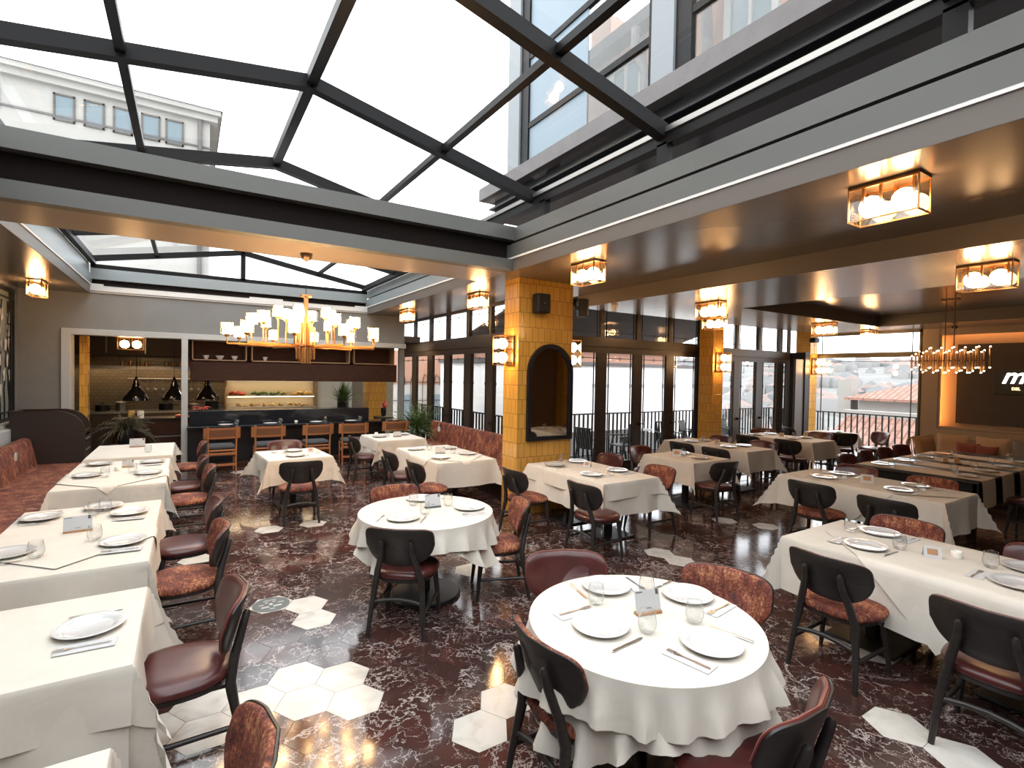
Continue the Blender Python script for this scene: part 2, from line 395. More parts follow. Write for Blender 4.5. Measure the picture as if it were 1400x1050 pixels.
# round inlay with pale emblem on one tile
em = MB()
hc = min(hexes, key=lambda h: hypot(h[0]-.643, h[1]-4.798))
em.lathe([(1e-4,.002),(.145,.002),(.147,.0005)], 32, (hc[0],hc[1],0))
inl = em.build('floor_medallion', mat('grey_green_stone', (.10,.12,.115), .25))
tag(inl, 'round grey-green stone medallion set flush in a cream floor tile', 'floor inlay')
em = MB()
for dxx, dyy, ww, hh in [(-.03,.045,.012,.012),(.03,.05,.012,.012),(0,.0,.012,.03),(-.05,-.045,.03,.02),(.045,-.045,.032,.02),(-.075,.01,.02,.01),(.08,.015,.022,.01),(0,.085,.05,.008),(0,-.09,.02,.01)]:
    em.box(hc[0]+dxx-ww, hc[0]+dxx+ww, hc[1]+dyy-hh*.6, hc[1]+dyy+hh*.6, .0022, .0032)
em.build('emblem', mat('pale_inlay', (.42,.42,.40), .3), inl).matrix_parent_inverse.identity()

# ------------------------------------------------------------------ ceilings and beams
def S(name, mb, m, label=None, smooth=None):
    return struct(mb.build(name, m, smooth=smooth), label)
T = .9
c = MB()
c.box(XL-.2, SX0, YF-.2, YK+.1, ZC, ZC+.16)                       # left strip
c.box(SX1, XA+.25, SY1, YK+1.5, ZC, ZC+.16)
c.box(SX1, 5.65, YF-.2, SY1, ZC, ZC+.16)                          # right strip
c.box(5.0, 5.65, SY1, YB+.1, ZC+.001, ZC+.16)
c.box(SX0, SX1, YF-.2, -2.6, ZC, ZC+.16)                          # front strip
S('ceiling', c, M['ceil'], 'satin taupe ceiling around the glass roof')
c = MB(); c.box(SX0, SX1, SY1+.151, SY2, ZC, ZC+.1)
M['beam_under_glow'] = noise_mat('satin_beam_painted_glow', [(.3,(.17,.138,.112)),(.7,(.19,.155,.126))], 1.2, .3, 3)  # ceiling paint made lighter here; the chandelier's light is put into the colour
S('trim_1', c, M['beam_under_glow'], 'satin underside of the cross beam between the two glass roofs')
# lower ceiling with tray
TX0, TX1, TY1, TY0 = 7.71, 12.53, 5.15, -2.4
c = MB()
c.box(5.66, TX0, YF-.2, 6.84, ZL, ZL+.15); c.box(TX1, XR+.2, YF-.2, 6.84, ZL, ZL+.15)
c.box(TX0, TX1, TY1, 6.84, ZL, ZL+.15); c.box(TX0, TX1, YF-.2, TY0, ZL, ZL+.15)
c.box(5.66, XR+.2, 6.84, 6.86, ZL, ZL+.3); c.box(5.66, XR+.2, 6.86, YB+.15, ZL+.27, ZL+.32)
S('ceiling_lower', c, M['ceil_low'], 'lower satin ceiling along the terrace windows')
c = MB()
c.box(TX0-.02, TX1+.02, TY0, TY1+.02, ZL+.22, ZL+.3)
S('ceiling_tray', c, M['ceil'], 'recessed tray ceiling above the dark dining table')
c = MB()
for a in ((TX0-.001, TX0+.012, TY0, TY1), (TX1-.012, TX1+.001, TY0, TY1), (TX0, TX1, TY1-.012, TY1+.001), (TX0, TX1, TY0, TY0+.01)):
    c.box(*a, ZL+.001, ZL+.22)
S('trim_2', c, M['beam_face'], 'dark inner edge of the tray ceiling')
c = MB(); c.box(5.645, 5.66, YF-.2, 6.86, ZL, ZC)
S('trim_3', c, M['beam_face'], 'brown step between the main and the lower ceiling')
# upper roof slab above right part so that no sky leaks
c = MB(); c.box(5.1, XR+.2, YF-.2, YB+.1, ZC+.22, ZC+.4); c.box(XL-.3, SX0-.35, YF-.2, YK+1.5, ZC+.2, ZC+.3)
S('ceiling_slab', c, M['stone'], 'flat roof slab over the terrace side')

# skylight surround profiles : vertical taupe band, white strip, lower fascia, dark gap, upper fascia
def surround(x0, x1, y0, y1, cool, names, sides='LRNF', top=3.92):
    """x0..x1,y0..y1 opening"""
    parts = [('trim_4', ZC+.001, 3.51, -.004, M['band']), ('trim_5', 3.505, 3.53, -.018, M['white_strip']),
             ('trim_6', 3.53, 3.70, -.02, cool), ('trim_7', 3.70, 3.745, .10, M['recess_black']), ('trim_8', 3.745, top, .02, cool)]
    for nm, za, zb, off, m in parts:
        b = MB(); th = .12
        xa, xb, ya, yb = x0-off, x1+off, y0-off, y1+off
        if 'L' in sides: b.box(xa-th, xa, ya-th, yb+th, za, zb)
        if 'R' in sides: b.box(xb, xb+th, ya-th, yb+th, za, zb)
        if 'N' in sides: b.box(xa, xb, ya-th, ya, za, zb)
        if 'F' in sides: b.box(xa, xb, yb, yb+th, za, zb)
        S(nm, b, m, names)
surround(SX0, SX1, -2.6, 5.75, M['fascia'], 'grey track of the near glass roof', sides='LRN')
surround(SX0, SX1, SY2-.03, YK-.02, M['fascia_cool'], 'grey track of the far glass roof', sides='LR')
# far wall side of far roof: white rails
b = MB(); b.box(SX0, SX1, YK-.03, YK+.05, 3.37, 3.39); b.box(SX0, SX1, YK-.05, YK+.05, 3.40, 3.53)
S('trim_9', b, M['white_strip'], 'white rail at the head of the kitchen wall')
b = MB(); b.box(SX0, SX1, YK-.01, YK+.12, 3.62, 3.82)
S('trim_10', b, M['fascia_cool'], 'grey fascia above the kitchen wall')
b = MB(); b.box(SX0, SX1, YK+.05, YK+.13, 3.5, 3.64)
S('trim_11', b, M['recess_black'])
b = MB(); b.box(SX0+.2, 1.1, YK-.055, YK-.02, 3.50, 3.535); b.box(1.75, 3.3, YK-.055, YK-.02, 3.50, 3.535)
S('trim_12', b, M['frame_dark'], 'dark blind rails on the white roof track')
# cross beam faces toward the camera
b = MB(); b.box(SX0-.05, SX1, SY1, SY1+.15, ZC, 3.50)
S('trim_13', b, M['fascia'], 'grey lower face of the cross beam')
b = MB(); b.box(SX0-.05, SX1+.15, SY1+.14, SY1+.2, 3.5, 3.76)
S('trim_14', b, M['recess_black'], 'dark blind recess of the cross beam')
b = MB(); b.box(SX0-.05, SX1+.18, SY1+.01, SY1+.2, 3.755, 3.93)
S('trim_15', b, M['fascia'], 'grey upper face of the cross beam')
b = MB(); b.box(SX0-.05, SX1, SY2-.15, SY2, ZC+.101, 3.9); b.box(SX0-.05, SX1, SY1+.18, SY2-.02, 3.88, 3.92)
S('trim_16', b, M['fascia_cool'], 'far face of the cross beam')

# ------------------------------------------------------------------ glass roofs
RX, RZ = 1.04, 4.89
def near_z(x): return RZ - (x-RX)*.222 if x > RX else RZ - (RX-x)*.142
roof = empty('glass_roof', (RX, 2, 3.92))
tag(roof, 'dark framed gabled glass roof over the front of the dining room', 'glass roof')
inv = Matrix.Translation(-Vector((RX, 2, 3.92)))
def rp_(mb, name, m, smooth=None):
    mb.v = [(x-RX, y-2, z-3.92) for x, y, z in mb.v]
    return mb.build(name, m, roof, smooth=smooth)
RY = [-.95, 1.2, 3.38, 5.54, 7.95]
XE0, XE1 = -1.75, 3.85
for y in RY:
    b = MB(); b.bar((RX, y, RZ), (XE1, y, near_z(XE1)), .11, .13); b.bar((RX, y, RZ+.075), (XE1, y, near_z(XE1)+.075), .05, .02); rp_(b, 'rafter', M['frame_dark'])
    b = MB(); b.bar((RX, y, RZ), (XE0, y, near_z(XE0)), .11, .13); b.bar((RX, y, RZ+.075), (XE0, y, near_z(XE0)+.075), .05, .02); rp_(b, 'rafter', M['frame_dark'])
b = MB(); b.bar((RX, RY[0], RZ+.02), (RX, RY[-1], RZ+.02), .10, .11); rp_(b, 'ridge_bar', M['frame_dark'])
for x in (-.49, 2.49):
    b = MB(); b.bar((x, RY[0], near_z(x)+.01), (x, RY[-1], near_z(x)+.01), .075, .07); rp_(b, 'glazing_bar', M['frame_dark'])
b = MB(); b.box(XE1-.1, XE1+.02, RY[0], RY[-1], near_z(XE1)-.10, near_z(XE1)+.06); rp_(b, 'gutter', M['frame_dark'])
b = MB(); b.box(XE1-.12, XE1-.10, RY[0], RY[-1], near_z(XE1)-.0, near_z(XE1)+.05); rp_(b, 'gutter_trim', M['steel_dull'])
b = MB(); b.box(XE0-.02, XE0+.1, RY[0], RY[-1], near_z(XE0)-.10, near_z(XE0)+.06); rp_(b, 'gutter', M['frame_dark'])
for y in (-.95, 1.2, 3.38, 5.3):
    b = MB(); b.box(XE1-.10, XE1-.02, y-.06, y+.06, 3.90, near_z(XE1)-.08); rp_(b, 'post', M['frame_dark'])
    b = MB(); b.box(XE0+.02, XE0+.10, y-.06, y+.06, 3.90, near_z(XE0)-.08); rp_(b, 'post', M['frame_dark'])
b = MB(); b.box(XE1-.085, XE1-.045, RY[0], RY[-1], 3.90, 3.97); rp_(b, 'sill_rail', M['frame_dark'])
for k in range(len(RY)-1):
    y0, y1 = RY[k]+.04, RY[k+1]-.04
    for xa, xb in ((XE0, -.49), (-.49, RX), (RX, 2.49), (2.49, XE1)):
        b = MB(); b.add([(xa,y0,near_z(xa)+.075),(xb,y0,near_z(xb)+.075),(xb,y1,near_z(xb)+.075),(xa,y1,near_z(xa)+.075)], [(0,1,2,3)])
        rp_(b, 'roof_pane', M['roof_glass'])

FZ, FE = 4.45, 4.00
def far_z(x): return FZ - abs(x-.98)*(FZ-FE)/2.5
roof = empty('glass_roof', (RX, 2, 3.92))
tag(roof, 'dark framed gabled glass roof over the bar end of the room', 'glass roof')
for y in (7.9, 10.05, 12.25):
    for s in (-1, 1):
        b = MB(); b.bar((.98, y, FZ), (.98+s*2.55, y, far_z(.98+s*2.55)), .09, .10); rp_(b, 'rafter', M['frame_dark'])
b = MB(); b.bar((.98, 7.9, FZ+.02), (.98, 12.25, FZ+.02), .07, .08); rp_(b, 'ridge_bar', M['frame_dark'])
for x in (-.51, 2.50):
    b = MB(); b.bar((x, 7.9, far_z(x)+.01), (x, 12.25, far_z(x)+.01), .06, .06); rp_(b, 'glazing_bar', M['frame_dark'])
b = MB(); b.box(.94, 1.03, 12.2, 12.28, 3.86, FZ-.02); rp_(b, 'gable_post', M['frame_dark'])
b = MB(); b.box(SX0, SX1, 12.2, 12.3, 3.83, 3.90); rp_(b, 'gable_sill', M['frame_dark'])
for xa, xb in ((SX0, SX0+.08), (SX1-.12, SX1-.02)):
    b = MB(); b.box(xa, xb, 7.9, 12.25, 3.9, 4.0); rp_(b, 'gutter', M['frame_dark'])
for xa, xb in ((SX0, -.51), (-.51, .98), (.98, 2.5), (2.5, SX1)):
    b = MB(); b.add([(xa,7.9,far_z(xa)+.06),(xb,7.9,far_z(xb)+.06),(xb,12.25,far_z(xb)+.06),(xa,12.25,far_z(xa)+.06)], [(0,1,2,3)])
    rp_(b, 'roof_pane', M['roof_glass'])
for pts in ([(SX0,12.25,3.9),(.94,12.25,3.9),(.94,12.25,FZ-.04),(SX0,12.25,3.97)], [(1.03,12.25,3.9),(SX1,12.25,3.9),(SX1,12.25,3.95),(1.03,12.25,FZ-.04)]):
    b = MB(); b.add(pts, [(0,1,2,3)]); rp_(b, 'gable_pane', M['roof_glass'])

# ------------------------------------------------------------------ walls
b = MB(); b.box(XL-.2, XL, YF-.2, YK+.2, 0, 1.02); b.box(XL-.2, XL, YF-.2, YK+.2, 3.28, ZC); b.box(XL-.2, XL, 11.35+.6, YK+.2, 1.02, 3.28); b.box(XL-.2, XL, YF-.2, -3.0, 1.02, 3.28)
S('wall_left', b, M['wall_grey'], 'grey plaster wall behind the left banquette')
b = MB(); b.box(XL-.2, XR+.4, YF-.2, YF, 0, ZC)
S('wall_front', b, M['wall_grey'])
b = MB(); b.box(8.2, XR, YF, YF+.08, 0, ZL); S('wall_front_panel', b, mat('brown_wall', (.16,.085,.04), .6), 'brown wall behind the camera side')
b = MB(); b.box(11.75, 12.25, YF+.08, YF+.5, 0, ZL); S('wall_front_pillar', b, M['mustard'])
# kitchen front wall with opening
b = MB()
b.box(XL-.2, -1.9, YK, YK+.12, 0, ZC+.05); b.box(-1.9, 4.54, YK, YK+.12, 2.68, ZC+.05)
b.box(4.42, 4.54, YK, YK+.12, 0, 2.68)
S('wall_back', b, M['wall_grey'], 'grey plaster wall around the open kitchen')
b = MB(); b.box(SX0-.3, SX1+.3, YK+.06, YK+.12, ZC, 3.62)
S('wall_back_upper', b, M['wall_grey'])
b = MB()
b.box(-1.92, -1.79, YK-.07, YK+.35, 0, 2.69, b=.004); b.box(-1.79, 4.56, YK-.07, YK+.2, 2.58, 2.69, b=.004); b.box(-.10, .01, YK-.07, YK+.12, 0, 2.58, b=.004)
S('trim_17', b, M['trim_light'], 'pale grey casing framing the open kitchen')
# grey-white ledge under the floral screen
b = MB(); b.box(XL, XL+.22, YF, 12.1, .62, 1.02, b=.01); b.box(XL, XL+.14, YF, 12.1, 1.02, 1.08)
S('trim_18', b, M['trim_light'], 'pale grey ledge under the floral screen')
b = MB(); b.box(XL+.221, XL+.226, YF, 12.1, .80, .815)
S('trim_19', b, M['black'])
# right wall with recess
b = MB()
b.box(XR, XR+.35, 4.60, 4.82, 0, ZL+.1); b.box(XR, XR+.03, 4.46, 4.60, 1.04, 3.0); b.box(XR, XR+.35, YF, 4.60, 0, 1.04); b.box(XR, XR+.03, YF, 4.60, 3.0, 3.10); b.box(XR, XR+.35, YF, 4.60, 3.10, ZL+.1); b.box(XR+.2, XR+.35, YF, 4.60, 1.04, 3.10)
S('wall_right', b, M['wall_taupe'], 'taupe panelled wall with a lit recess')
b = MB(); b.box(XR+.13, XR+.2, YF, 4.22, 1.12, 2.80)
S('wall_right_panel', b, M['wall_dark'], 'dark brown panel inside the lit recess')
b = MB(); b.box(XR-.006, XR, YF, 4.5, .985, .995); b.box(XR-.006, XR, 4.49, 4.5, .985, 3.14)
S('trim_20', b, M['beam_face'])
b = MB(); b.box(XR+.05, XR+.07, 4.54, 4.56, 1.06, 3.0)
o = b.build('light_strip', mat('warm_led', (1,.6,.3), .5, emit=(1,.42,.12), es=9)); tag(o, 'warm light strip hidden in the left side of the wall recess', 'light strip')
b = MB(); b.box(XR+.05, XR+.07, -2, 4.3, 3.05, 3.07)
o = b.build('light_strip', mat('warm_led_top', (1,.6,.3), .5, emit=(1,.45,.16), es=4)); tag(o, 'warm light strip along the top of the wall recess', 'light strip')

# ------------------------------------------------------------------ glazed walls
def leaf(a0, a1, axis, pos, z0, z1, nm, stile=.13, top=.12, bot=.28, fm=None, ring=True, lead=True):
    """framed pane between a0..a1 along axis; axis 'y' wall at x=pos, or 'x' wall at y=pos. one structure object with children"""
    fm = fm or M['door_frame']
    def bx(mb, u0, u1, z0_, z1_, d0, d1):
        if axis == 'y': mb.box(pos+d0, pos+d1, u0, u1, z0_, z1_)
        else: mb.box(u0, u1, pos+d0, pos+d1, z0_, z1_)
    f = MB()
    bx(f, a0, a0+stile, z0, z1, 0, .06); bx(f, a1-stile, a1, z0, z1, 0, .06)
    bx(f, a0+stile, a1-stile, z1-top, z1, 0, .06)
    if bot: bx(f, a0+stile, a1-stile, z0, z0+bot, 0, .06)
    o = f.build(nm, fm); struct(o)
    g = MB(); g0, g1 = a0+stile, a1-stile; h0, h1 = z0+bot, z1-top
    if axis == 'y': g.add([(pos+.03,g0,h0),(pos+.03,g1,h0),(pos+.03,g1,h1),(pos+.03,g0,h1)], [(0,1,2,3)])
    else: g.add([(g0,pos+.03,h0),(g1,pos+.03,h0),(g1,pos+.03,h1),(g0,pos+.03,h1)], [(0,1,2,3)])
    g.build('glass_pane', M['glass'], o)
    if lead:
        l = MB(); e = .07; w_ = .0065
        def rg(cu, cz, r):
            pts = []
            for k in range(13):
                u, z = cu+r*cos(2*pi*k/12), cz+r*sin(2*pi*k/12)
                pts.append((pos+.028, u, z) if axis == 'y' else (u, pos+.028, z))
            l.tube(pts, .0045, 5, caps=False)
        if z1-z0 > 1.2:
            for u in (g0+e, g1-e):
                bx(l, u-w_, u+w_, h0, h1, .018, .038); rg(u, 1.80, .035) if ring else None
            bx(l, g0, g1, h1-.10-w_, h1-.10+w_, .018, .038); rg((g0+g1)/2, h1-.10, .03)
        else:
            for u in (g0+e, g1-e): bx(l, u-w_, u+w_, h0, h1, .018, .038)
            for z in (h0+.10, h1-.10):
                bx(l, g0, g1, z-w_, z+w_, .018, .038); rg((g0+g1)/2, z, .03)
        l.build('leading', M['grille'], o)
    return o
M['door_frame'] = noise_mat('dark_brown_door_frame', [(.3,(.020,.014,.012)),(.7,(.034,.024,.020))], 5, .38, 4, (1,1,4))
M['door_frame_b'] = mat('grey_brown_door_frame', (.085,.07,.06), .4)
dn = 0
ysA = [7.78, 8.75, 9.68, 10.70, 11.67, 12.70, 13.70]
for k in range(6):
    dn += 1
    o = leaf(ysA[k], ysA[k+1], 'y', XA, .02, 2.53, 'door_%d' % dn); o['label'] = 'dark framed glass door leaf of the wall behind the right banquette'
    if k in (0, 2, 4):
        h = MB(); h.box(XA-.05, XA, ysA[k+1]-.09, ysA[k+1]-.05, 1.02, 1.06); h.box(XA-.055, XA-.035, ysA[k+1]-.2, ysA[k+1]-.05, 1.03, 1.05)
        h.build('door_handle', M['black'], o)
for k in range(6):
    leaf(ysA[k], ysA[k+1], 'y', XA, 2.72, ZC, 'window_%d' % (k+1), stile=.045, top=.04, bot=.05)['label'] = 'leaded transom window beside the pillar'
b = MB(); b.box(XA-.03, XA+.09, YB, 13.75, 2.53, 2.72); b.box(XA-.02, XA+.08, YB, YB+.28, 0, ZC)
S('trim_21', b, M['door_frame'], 'dark header over the glass doors')
xsB = [5.0, 5.85, 6.80, 7.78, 8.74, 9.72]
for k in range(5):
    dn += 1
    o = leaf(xsB[k], xsB[k+1], 'x', YB, .02, 2.56, 'door_%d' % dn, stile=.12); o['label'] = 'dark framed glass terrace door leaf'
    leaf(xsB[k], xsB[k+1], 'x', YB, 2.70, ZC+.05, 'window_%d' % (k+7), stile=.05, top=.03, bot=.04)['label'] = 'leaded transom window over the terrace doors'
    if k in (3, 4):
        h = MB(); h.box(xsB[k]+.02, xsB[k]+.06, YB-.05, YB, 1.0, 1.05); h.box(xsB[k]+.02, xsB[k]+.16, YB-.055, YB-.035, 1.02, 1.04); h.build('door_handle', M['black'], o)
b = MB(); b.box(5.0, 9.74, YB-.04, YB+.09, 2.56, 2.70); b.box(9.66, 9.95, YB-.3, YB-.02, 0, 2.70, b=.005); b.box(5, XR, YB, YB+.1, 3.28, ZC+.1)
S('trim_22', b, M['door_frame'], 'dark header and jamb of the terrace doors')
xsC = [10.15, 11.09, 11.99, 12.88, 13.35]
for k in range(4):
    dn += 1
    o = leaf(xsC[k], xsC[k+1], 'x', YB, .02, 2.52, 'door_%d' % dn, stile=.12, fm=M['door_frame_b']); o['label'] = 'grey brown framed glass terrace door leaf'
    leaf(xsC[k], xsC[k+1], 'x', YB, 2.66, ZC+.05, 'window_%d' % (k+12), stile=.05, top=.03, bot=.04, fm=M['door_frame_b'])['label'] = 'leaded transom window between the two far pillars'
    if k < 3:
        h = MB(); h.box(xsC[k]+.02, xsC[k]+.06, YB-.05, YB, 1.0, 1.05); h.box(xsC[k]+.02, xsC[k]+.16, YB-.055, YB-.035, 1.02, 1.04); h.build('door_handle', M['black'], o)
b = MB(); b.box(9.9, 13.5, YB-.04, YB+.09, 2.52, 2.66); b.box(12.86, 13.33, YB-.42, YB-.36, .02, 2.5)
S('trim_23', b, M['door_frame_b'], 'folded door leaf and header between the far pillars')
b = MB(); b.box(13.24, 13.44, YB-.45, YB-.05, 0, 2.68); S('trim_24', b, M['black'])
# large window on the right : wall x = XR from y 4.8 to 7.1
b = MB()
b.box(XR, XR+.1, 4.8, YB, 2.55, 2.665); b.box(XR, XR+.1, 4.8, 4.86, .1, ZL); b.box(XR, XR+.1, 4.8, YB, 0, .12); b.box(XR, XR+.1, 4.8, YB, 3.1, ZL+.12)
o = struct(b.build('window_16', mat('olive_window_frame', (.10,.085,.055), .4)), 'large leaded picture window looking over the city')
g = MB(); g.add([(XR+.05,4.86,.12),(XR+.05,YB,.12),(XR+.05,YB,3.1),(XR+.05,4.86,3.1)], [(0,1,2,3)]); g.build('glass_pane', M['glass'], o)
l = MB()
for y in (5.0, 6.95): l.box(XR+.03, XR+.05, y-.008, y+.008, .12, 3.1)
for z in (2.45, 2.78): l.box(XR+.03, XR+.05, 4.86, 7.1, z-.005, z+.005)
l.build('leading', M['grille'], o)

# ------------------------------------------------------------------ tiled pillars
def pillar(x0, x1, y0, y1, z1, label):
    b = MB(); b.box(x0, x1, y0, y1, 0, z1)
    o = b.build('tiled_pillar', M['mustard']); tag(o, label, 'pillar', kind='structure'); return o
pillar(3.91, 4.87, 6.04, 6.42, ZC, 'square mustard tiled pillar carrying the arched mirror')
pillar(9.56, 9.91, 7.05, 7.4, ZL+.25, 'mustard tiled pillar between the two sets of terrace doors')
pillar(13.46, 13.80, 7.05, 7.42, ZL+.25, 'mustard tiled pillar in the far corner beside the picture window')
# arched mirror
mx0, mx1, mz0, mzs = 4.06, 4.88, 1.05, 2.02
mcx = (mx0+mx1)/2 - .01; mr = .40
def arch(r, z0, zs, n=20, cx=mcx):
    return [(cx-r, z0), (cx+r, z0)] + [(cx+r*cos(pi*k/n), zs+r*sin(pi*k/n)*1.06) for k in range(n+1)]
b = MB(); outer, inner = arch(.40, 1.05, 2.02), arch(.345, 1.105, 2.02)
n = len(outer); y0_, y1_ = 5.985, 6.04
vs = [(x,y0_,z) for x,z in outer]+[(x,y0_,z) for x,z in inner]+[(x,y1_,z) for x,z in outer]+[(x,y1_,z) for x,z in inner]
fs = []
for i in range(n):
    j = (i+1)%n
    fs += [(i,j,n+j,n+i),(i,2*n+i,2*n+j,j),(n+i,n+j,3*n+j,3*n+i)]
b.add(vs, fs)
mir = empty('arched_mirror', (mcx, 6.03, 1.05)); tag(mir, 'arched black framed mirror on the mustard tiled pillar', 'mirror')
def reloc(mb, org): mb.v = [(x-org[0], y-org[1], z-org[2]) for x,y,z in mb.v]; return mb
reloc(b, mir.location).build('mirror_frame', M['black'], mir)
b = MB(); b.add([(x,6.02,z) for x,z in inner], [tuple(range(n))]); reloc(b, mir.location).build('mirror_glass', M['mirror'], mir)

# ------------------------------------------------------------------ dining chair
def back_y(x, z): return -.245 + 1.25*x*x*(1-.25*abs(x)) - (z-.66)*.30
def back_outline(n=48):
    pts = []
    for i in range(n):
        t = 2*pi*i/n; c, s = cos(t), sin(t); e = 6.5 if s > 0 else 3.0
        x = .268*math.copysign(abs(c)**(2/e), c); z = .152*math.copysign(abs(s)**(2/e), s)
        x *= 1 + .17*(z/.152) if z < 0 else 1 - .0*(z/.152)
        z += -.006*(x/.26)**2 if s > 0 else .012*(x/.26)**2
        pts.append((x, z))
    return pts
def make_chair(cloth, label):
    root = empty('dining_chair'); root['label'] = label; root['category'] = 'chair'
    seat = M[cloth]
    # seat
    ol = []
    for i in range(36):
        t = 2*pi*i/36; c, s = cos(t), sin(t)
        x = .250*math.copysign(abs(c)**(2/2.9), c); y = .230*math.copysign(abs(s)**(2/2.5), s)
        x *= 1 + .07*(y/.225); ol.append((x, y))
    b = MB(); R_ = []
    for sc_, z in ((.02,.488),(.5,.486),(.8,.480),(.93,.470),(.985,.456),(1,.44),(.985,.427),(.95,.420)):
        R_.append([(x*sc_, y*sc_, z) for x, y in ol])
    b.rings(R_); b.build('seat', seat, root, smooth=60)
    b = MB(); b.rings([[(x*.93, y*.93, .395) for x, y in ol], [(x*.96, y*.96, .420) for x, y in ol]]); b.build('seat_frame', M['wood_dark'], root, smooth=40)
    # backrest : dark shell behind, upholstered pad in front
    bo = back_outline()
    def ring(sc_, off):
        r = []
        for x, z in bo:
            xx, zz = x*sc_, z*sc_ + .678; r.append((xx, back_y(xx, zz)+off, zz))
        return r
    b = MB(); b.rings([ring(.01,-.012), ring(.5,-.012), ring(.97,-.012), ring(1,-.008), ring(1,.0), ring(.97,.002), ring(.5,.002), ring(.01,.002)]); b.build('backrest', M['wood_dark'], root, smooth=50)
    b = MB(); b.rings([ring(.965,.001), ring(.985,.008), ring(.975,.020), ring(.92,.028), ring(.75,.031), ring(.5,.032), ring(.25,.033), ring(.08,.033), ring(.005,.033)]); b.build('back_pad', seat, root, smooth=60)
    if cloth == 'leather':
        b = MB(); rr = ring(.985,.012); b.tube(rr+[rr[0]], .005, 5, caps=False); b.build('piping', M['piping'], root, smooth=60)
    for s in (-1, 1):
        b = MB(); b.tube([(s*.215,-.27,0),(s*.20,-.238,.20),(s*.178,-.205,.40),(s*.150,-.225,.52),(s*.118,-.262,.64),(s*.112,-.283,.72),(s*.112,-.288,.735)],
               [.015,.020,.026,.024,.021,.019,.009], 12); b.build('leg', M['wood_dark'], root, smooth=50)
        b = MB(); b.tube([(s*.225,.195,0),(s*.205,.175,.22),(s*.188,.155,.40)], [.014,.020,.025], 12); b.build('leg', M['wood_dark'], root, smooth=50)
        b = MB(); b.tube([(s*.203,-.243,.185),(s*.212,.18,.185)], .0135, 8); b.build('stretcher', M['wood_dark'], root, smooth=50)
    b = MB(); b.tube([(-.195,-.228,.25),(-.09,-.215,.265),(0,-.21,.27),(.09,-.215,.265),(.195,-.228,.25)], .016, 8); b.build('stretcher', M['wood_dark'], root, smooth=50)
    return root
ch_l = make_chair('leather', 'x'); ch_f = make_chair('rust', 'x')
used = {'l': False, 'f': False}
def chair(kind, x, y, face, label, group):
    """face: heading of the sitter in degrees, 0 = +y, 90 = +x"""
    src = ch_l if kind == 'l' else ch_f
    rz = -radians(face)
    # x, y give the middle of the top of the back
    ox = x + .262*sin(radians(face)); oy = y + .262*cos(radians(face))
    if not used[kind]:
        used[kind] = True; src.location = (ox, oy, 0); src.rotation_euler = (0,0,rz); src['label'] = label; src['group'] = group; return src
    return dup(src, (ox, oy, 0), rz, label, group)

G = 'chairs along the left banquette tables'
chair('l', .25, 3.12, -90, 'burgundy leather chair at the foreground left table, nearest chair with its whole seat showing', G)
chair('f', .25, 4.46, -90, 'rust velvet chair at the near half of the long second left table', G)
chair('l', .25, 5.33, -90, 'burgundy leather chair at the far half of the long second left table', G)
chair('f', .27, 7.20, -90, 'rust velvet chair at the third left table, its back curling over the seat', G)
chair('l', .22, 8.02, -90, 'burgundy leather chair at the third left table, second of the far trio', G)
chair('f', .25, 9.62, -90, 'rust velvet chair farthest along the left row, near the kitchen post', G)
chair('f', .22, 1.80, -88, 'rust velvet chair back at the bottom left edge, cut off by the picture edge', G)
G = 'chairs of the small square table'
chair('f', 1.26, 7.03, 3, 'dark backed chair with rust seat facing the small square table from the near side', G)
chair('l', 1.38, 9.30, 180, 'burgundy leather chair behind the small square table, only its back top showing', G)
G = 'chairs on the aisle side by the right banquette'
chair('l', 2.50, 9.36, 90, 'dark backed leather chair at the farthest table by the right banquette', G)
chair('l', 2.50, 7.42, 90, 'dark backed leather chair at the double table by the right banquette, farther one', G)
chair('f', 2.50, 6.42, 90, 'dark backed chair with rust seat at the double table by the right banquette, nearer one', G)
G = 'chairs around the middle round table'
chair('l', 1.33, 3.68, 38, 'dark backed leather chair in front of the middle round table, seen from behind', G)
chair('f', 1.80, 5.14, 176, 'rust velvet chair on the far side of the middle round table', G)
chair('f', 2.66, 3.95, -68, 'rust velvet chair on the right side of the middle round table, seen from its side', G)
G = 'chairs around the table below the mirror'
chair('f', 3.38, 5.36, 90, 'dark backed chair with rust seat at the left of the table below the mirror', G)
chair('l', 3.62, 4.32, 88, 'dark backed leather chair in front of the table below the mirror, seen from behind', G)
chair('l', 5.40, 5.66, -90, 'burgundy leather chair on the window side of the table below the mirror, farther one', G)
chair('f', 5.30, 4.62, -88, 'rust velvet chair on the window side of the table below the mirror, nearer one', G)
G = 'chairs around the small table between the pillars'
chair('l', 6.42, 6.18, 175, 'burgundy leather chair behind the small table between the pillars, turned toward the camera', G)
chair('l', 6.40, 4.42, 5, 'dark backed leather chair in front of the small table between the pillars', G)
G = 'chairs around the long table at the terrace doors'
chair('l', 7.50, 6.20, 90, 'dark backed chair at the far left of the long table at the terrace doors', G)
chair('l', 7.44, 5.45, 90, 'dark backed chair at the near left of the long table at the terrace doors', G)
chair('l', 9.15, 6.45, -90, 'brown leather chair at the far right of the long table at the terrace doors', G)
chair('l', 9.20, 5.60, -90, 'brown leather chair at the near right of the long table at the terrace doors', G)
G = 'chairs around the long table beyond the second pillar'
chair('l', 9.72, 6.35, 90, 'dark backed chair at the far left of the long table beyond the second pillar', G)
chair('l', 9.78, 5.55, 90, 'large dark backed chair at the near left of the long table beyond the second pillar', G)
chair('l', 11.95, 5.95, -90, 'brown leather chair at the right of the long table beyond the second pillar', G)
chair('l', 11.5, 7.05, -120, 'brown leather chair at the far end of the long table beyond the second pillar', G)
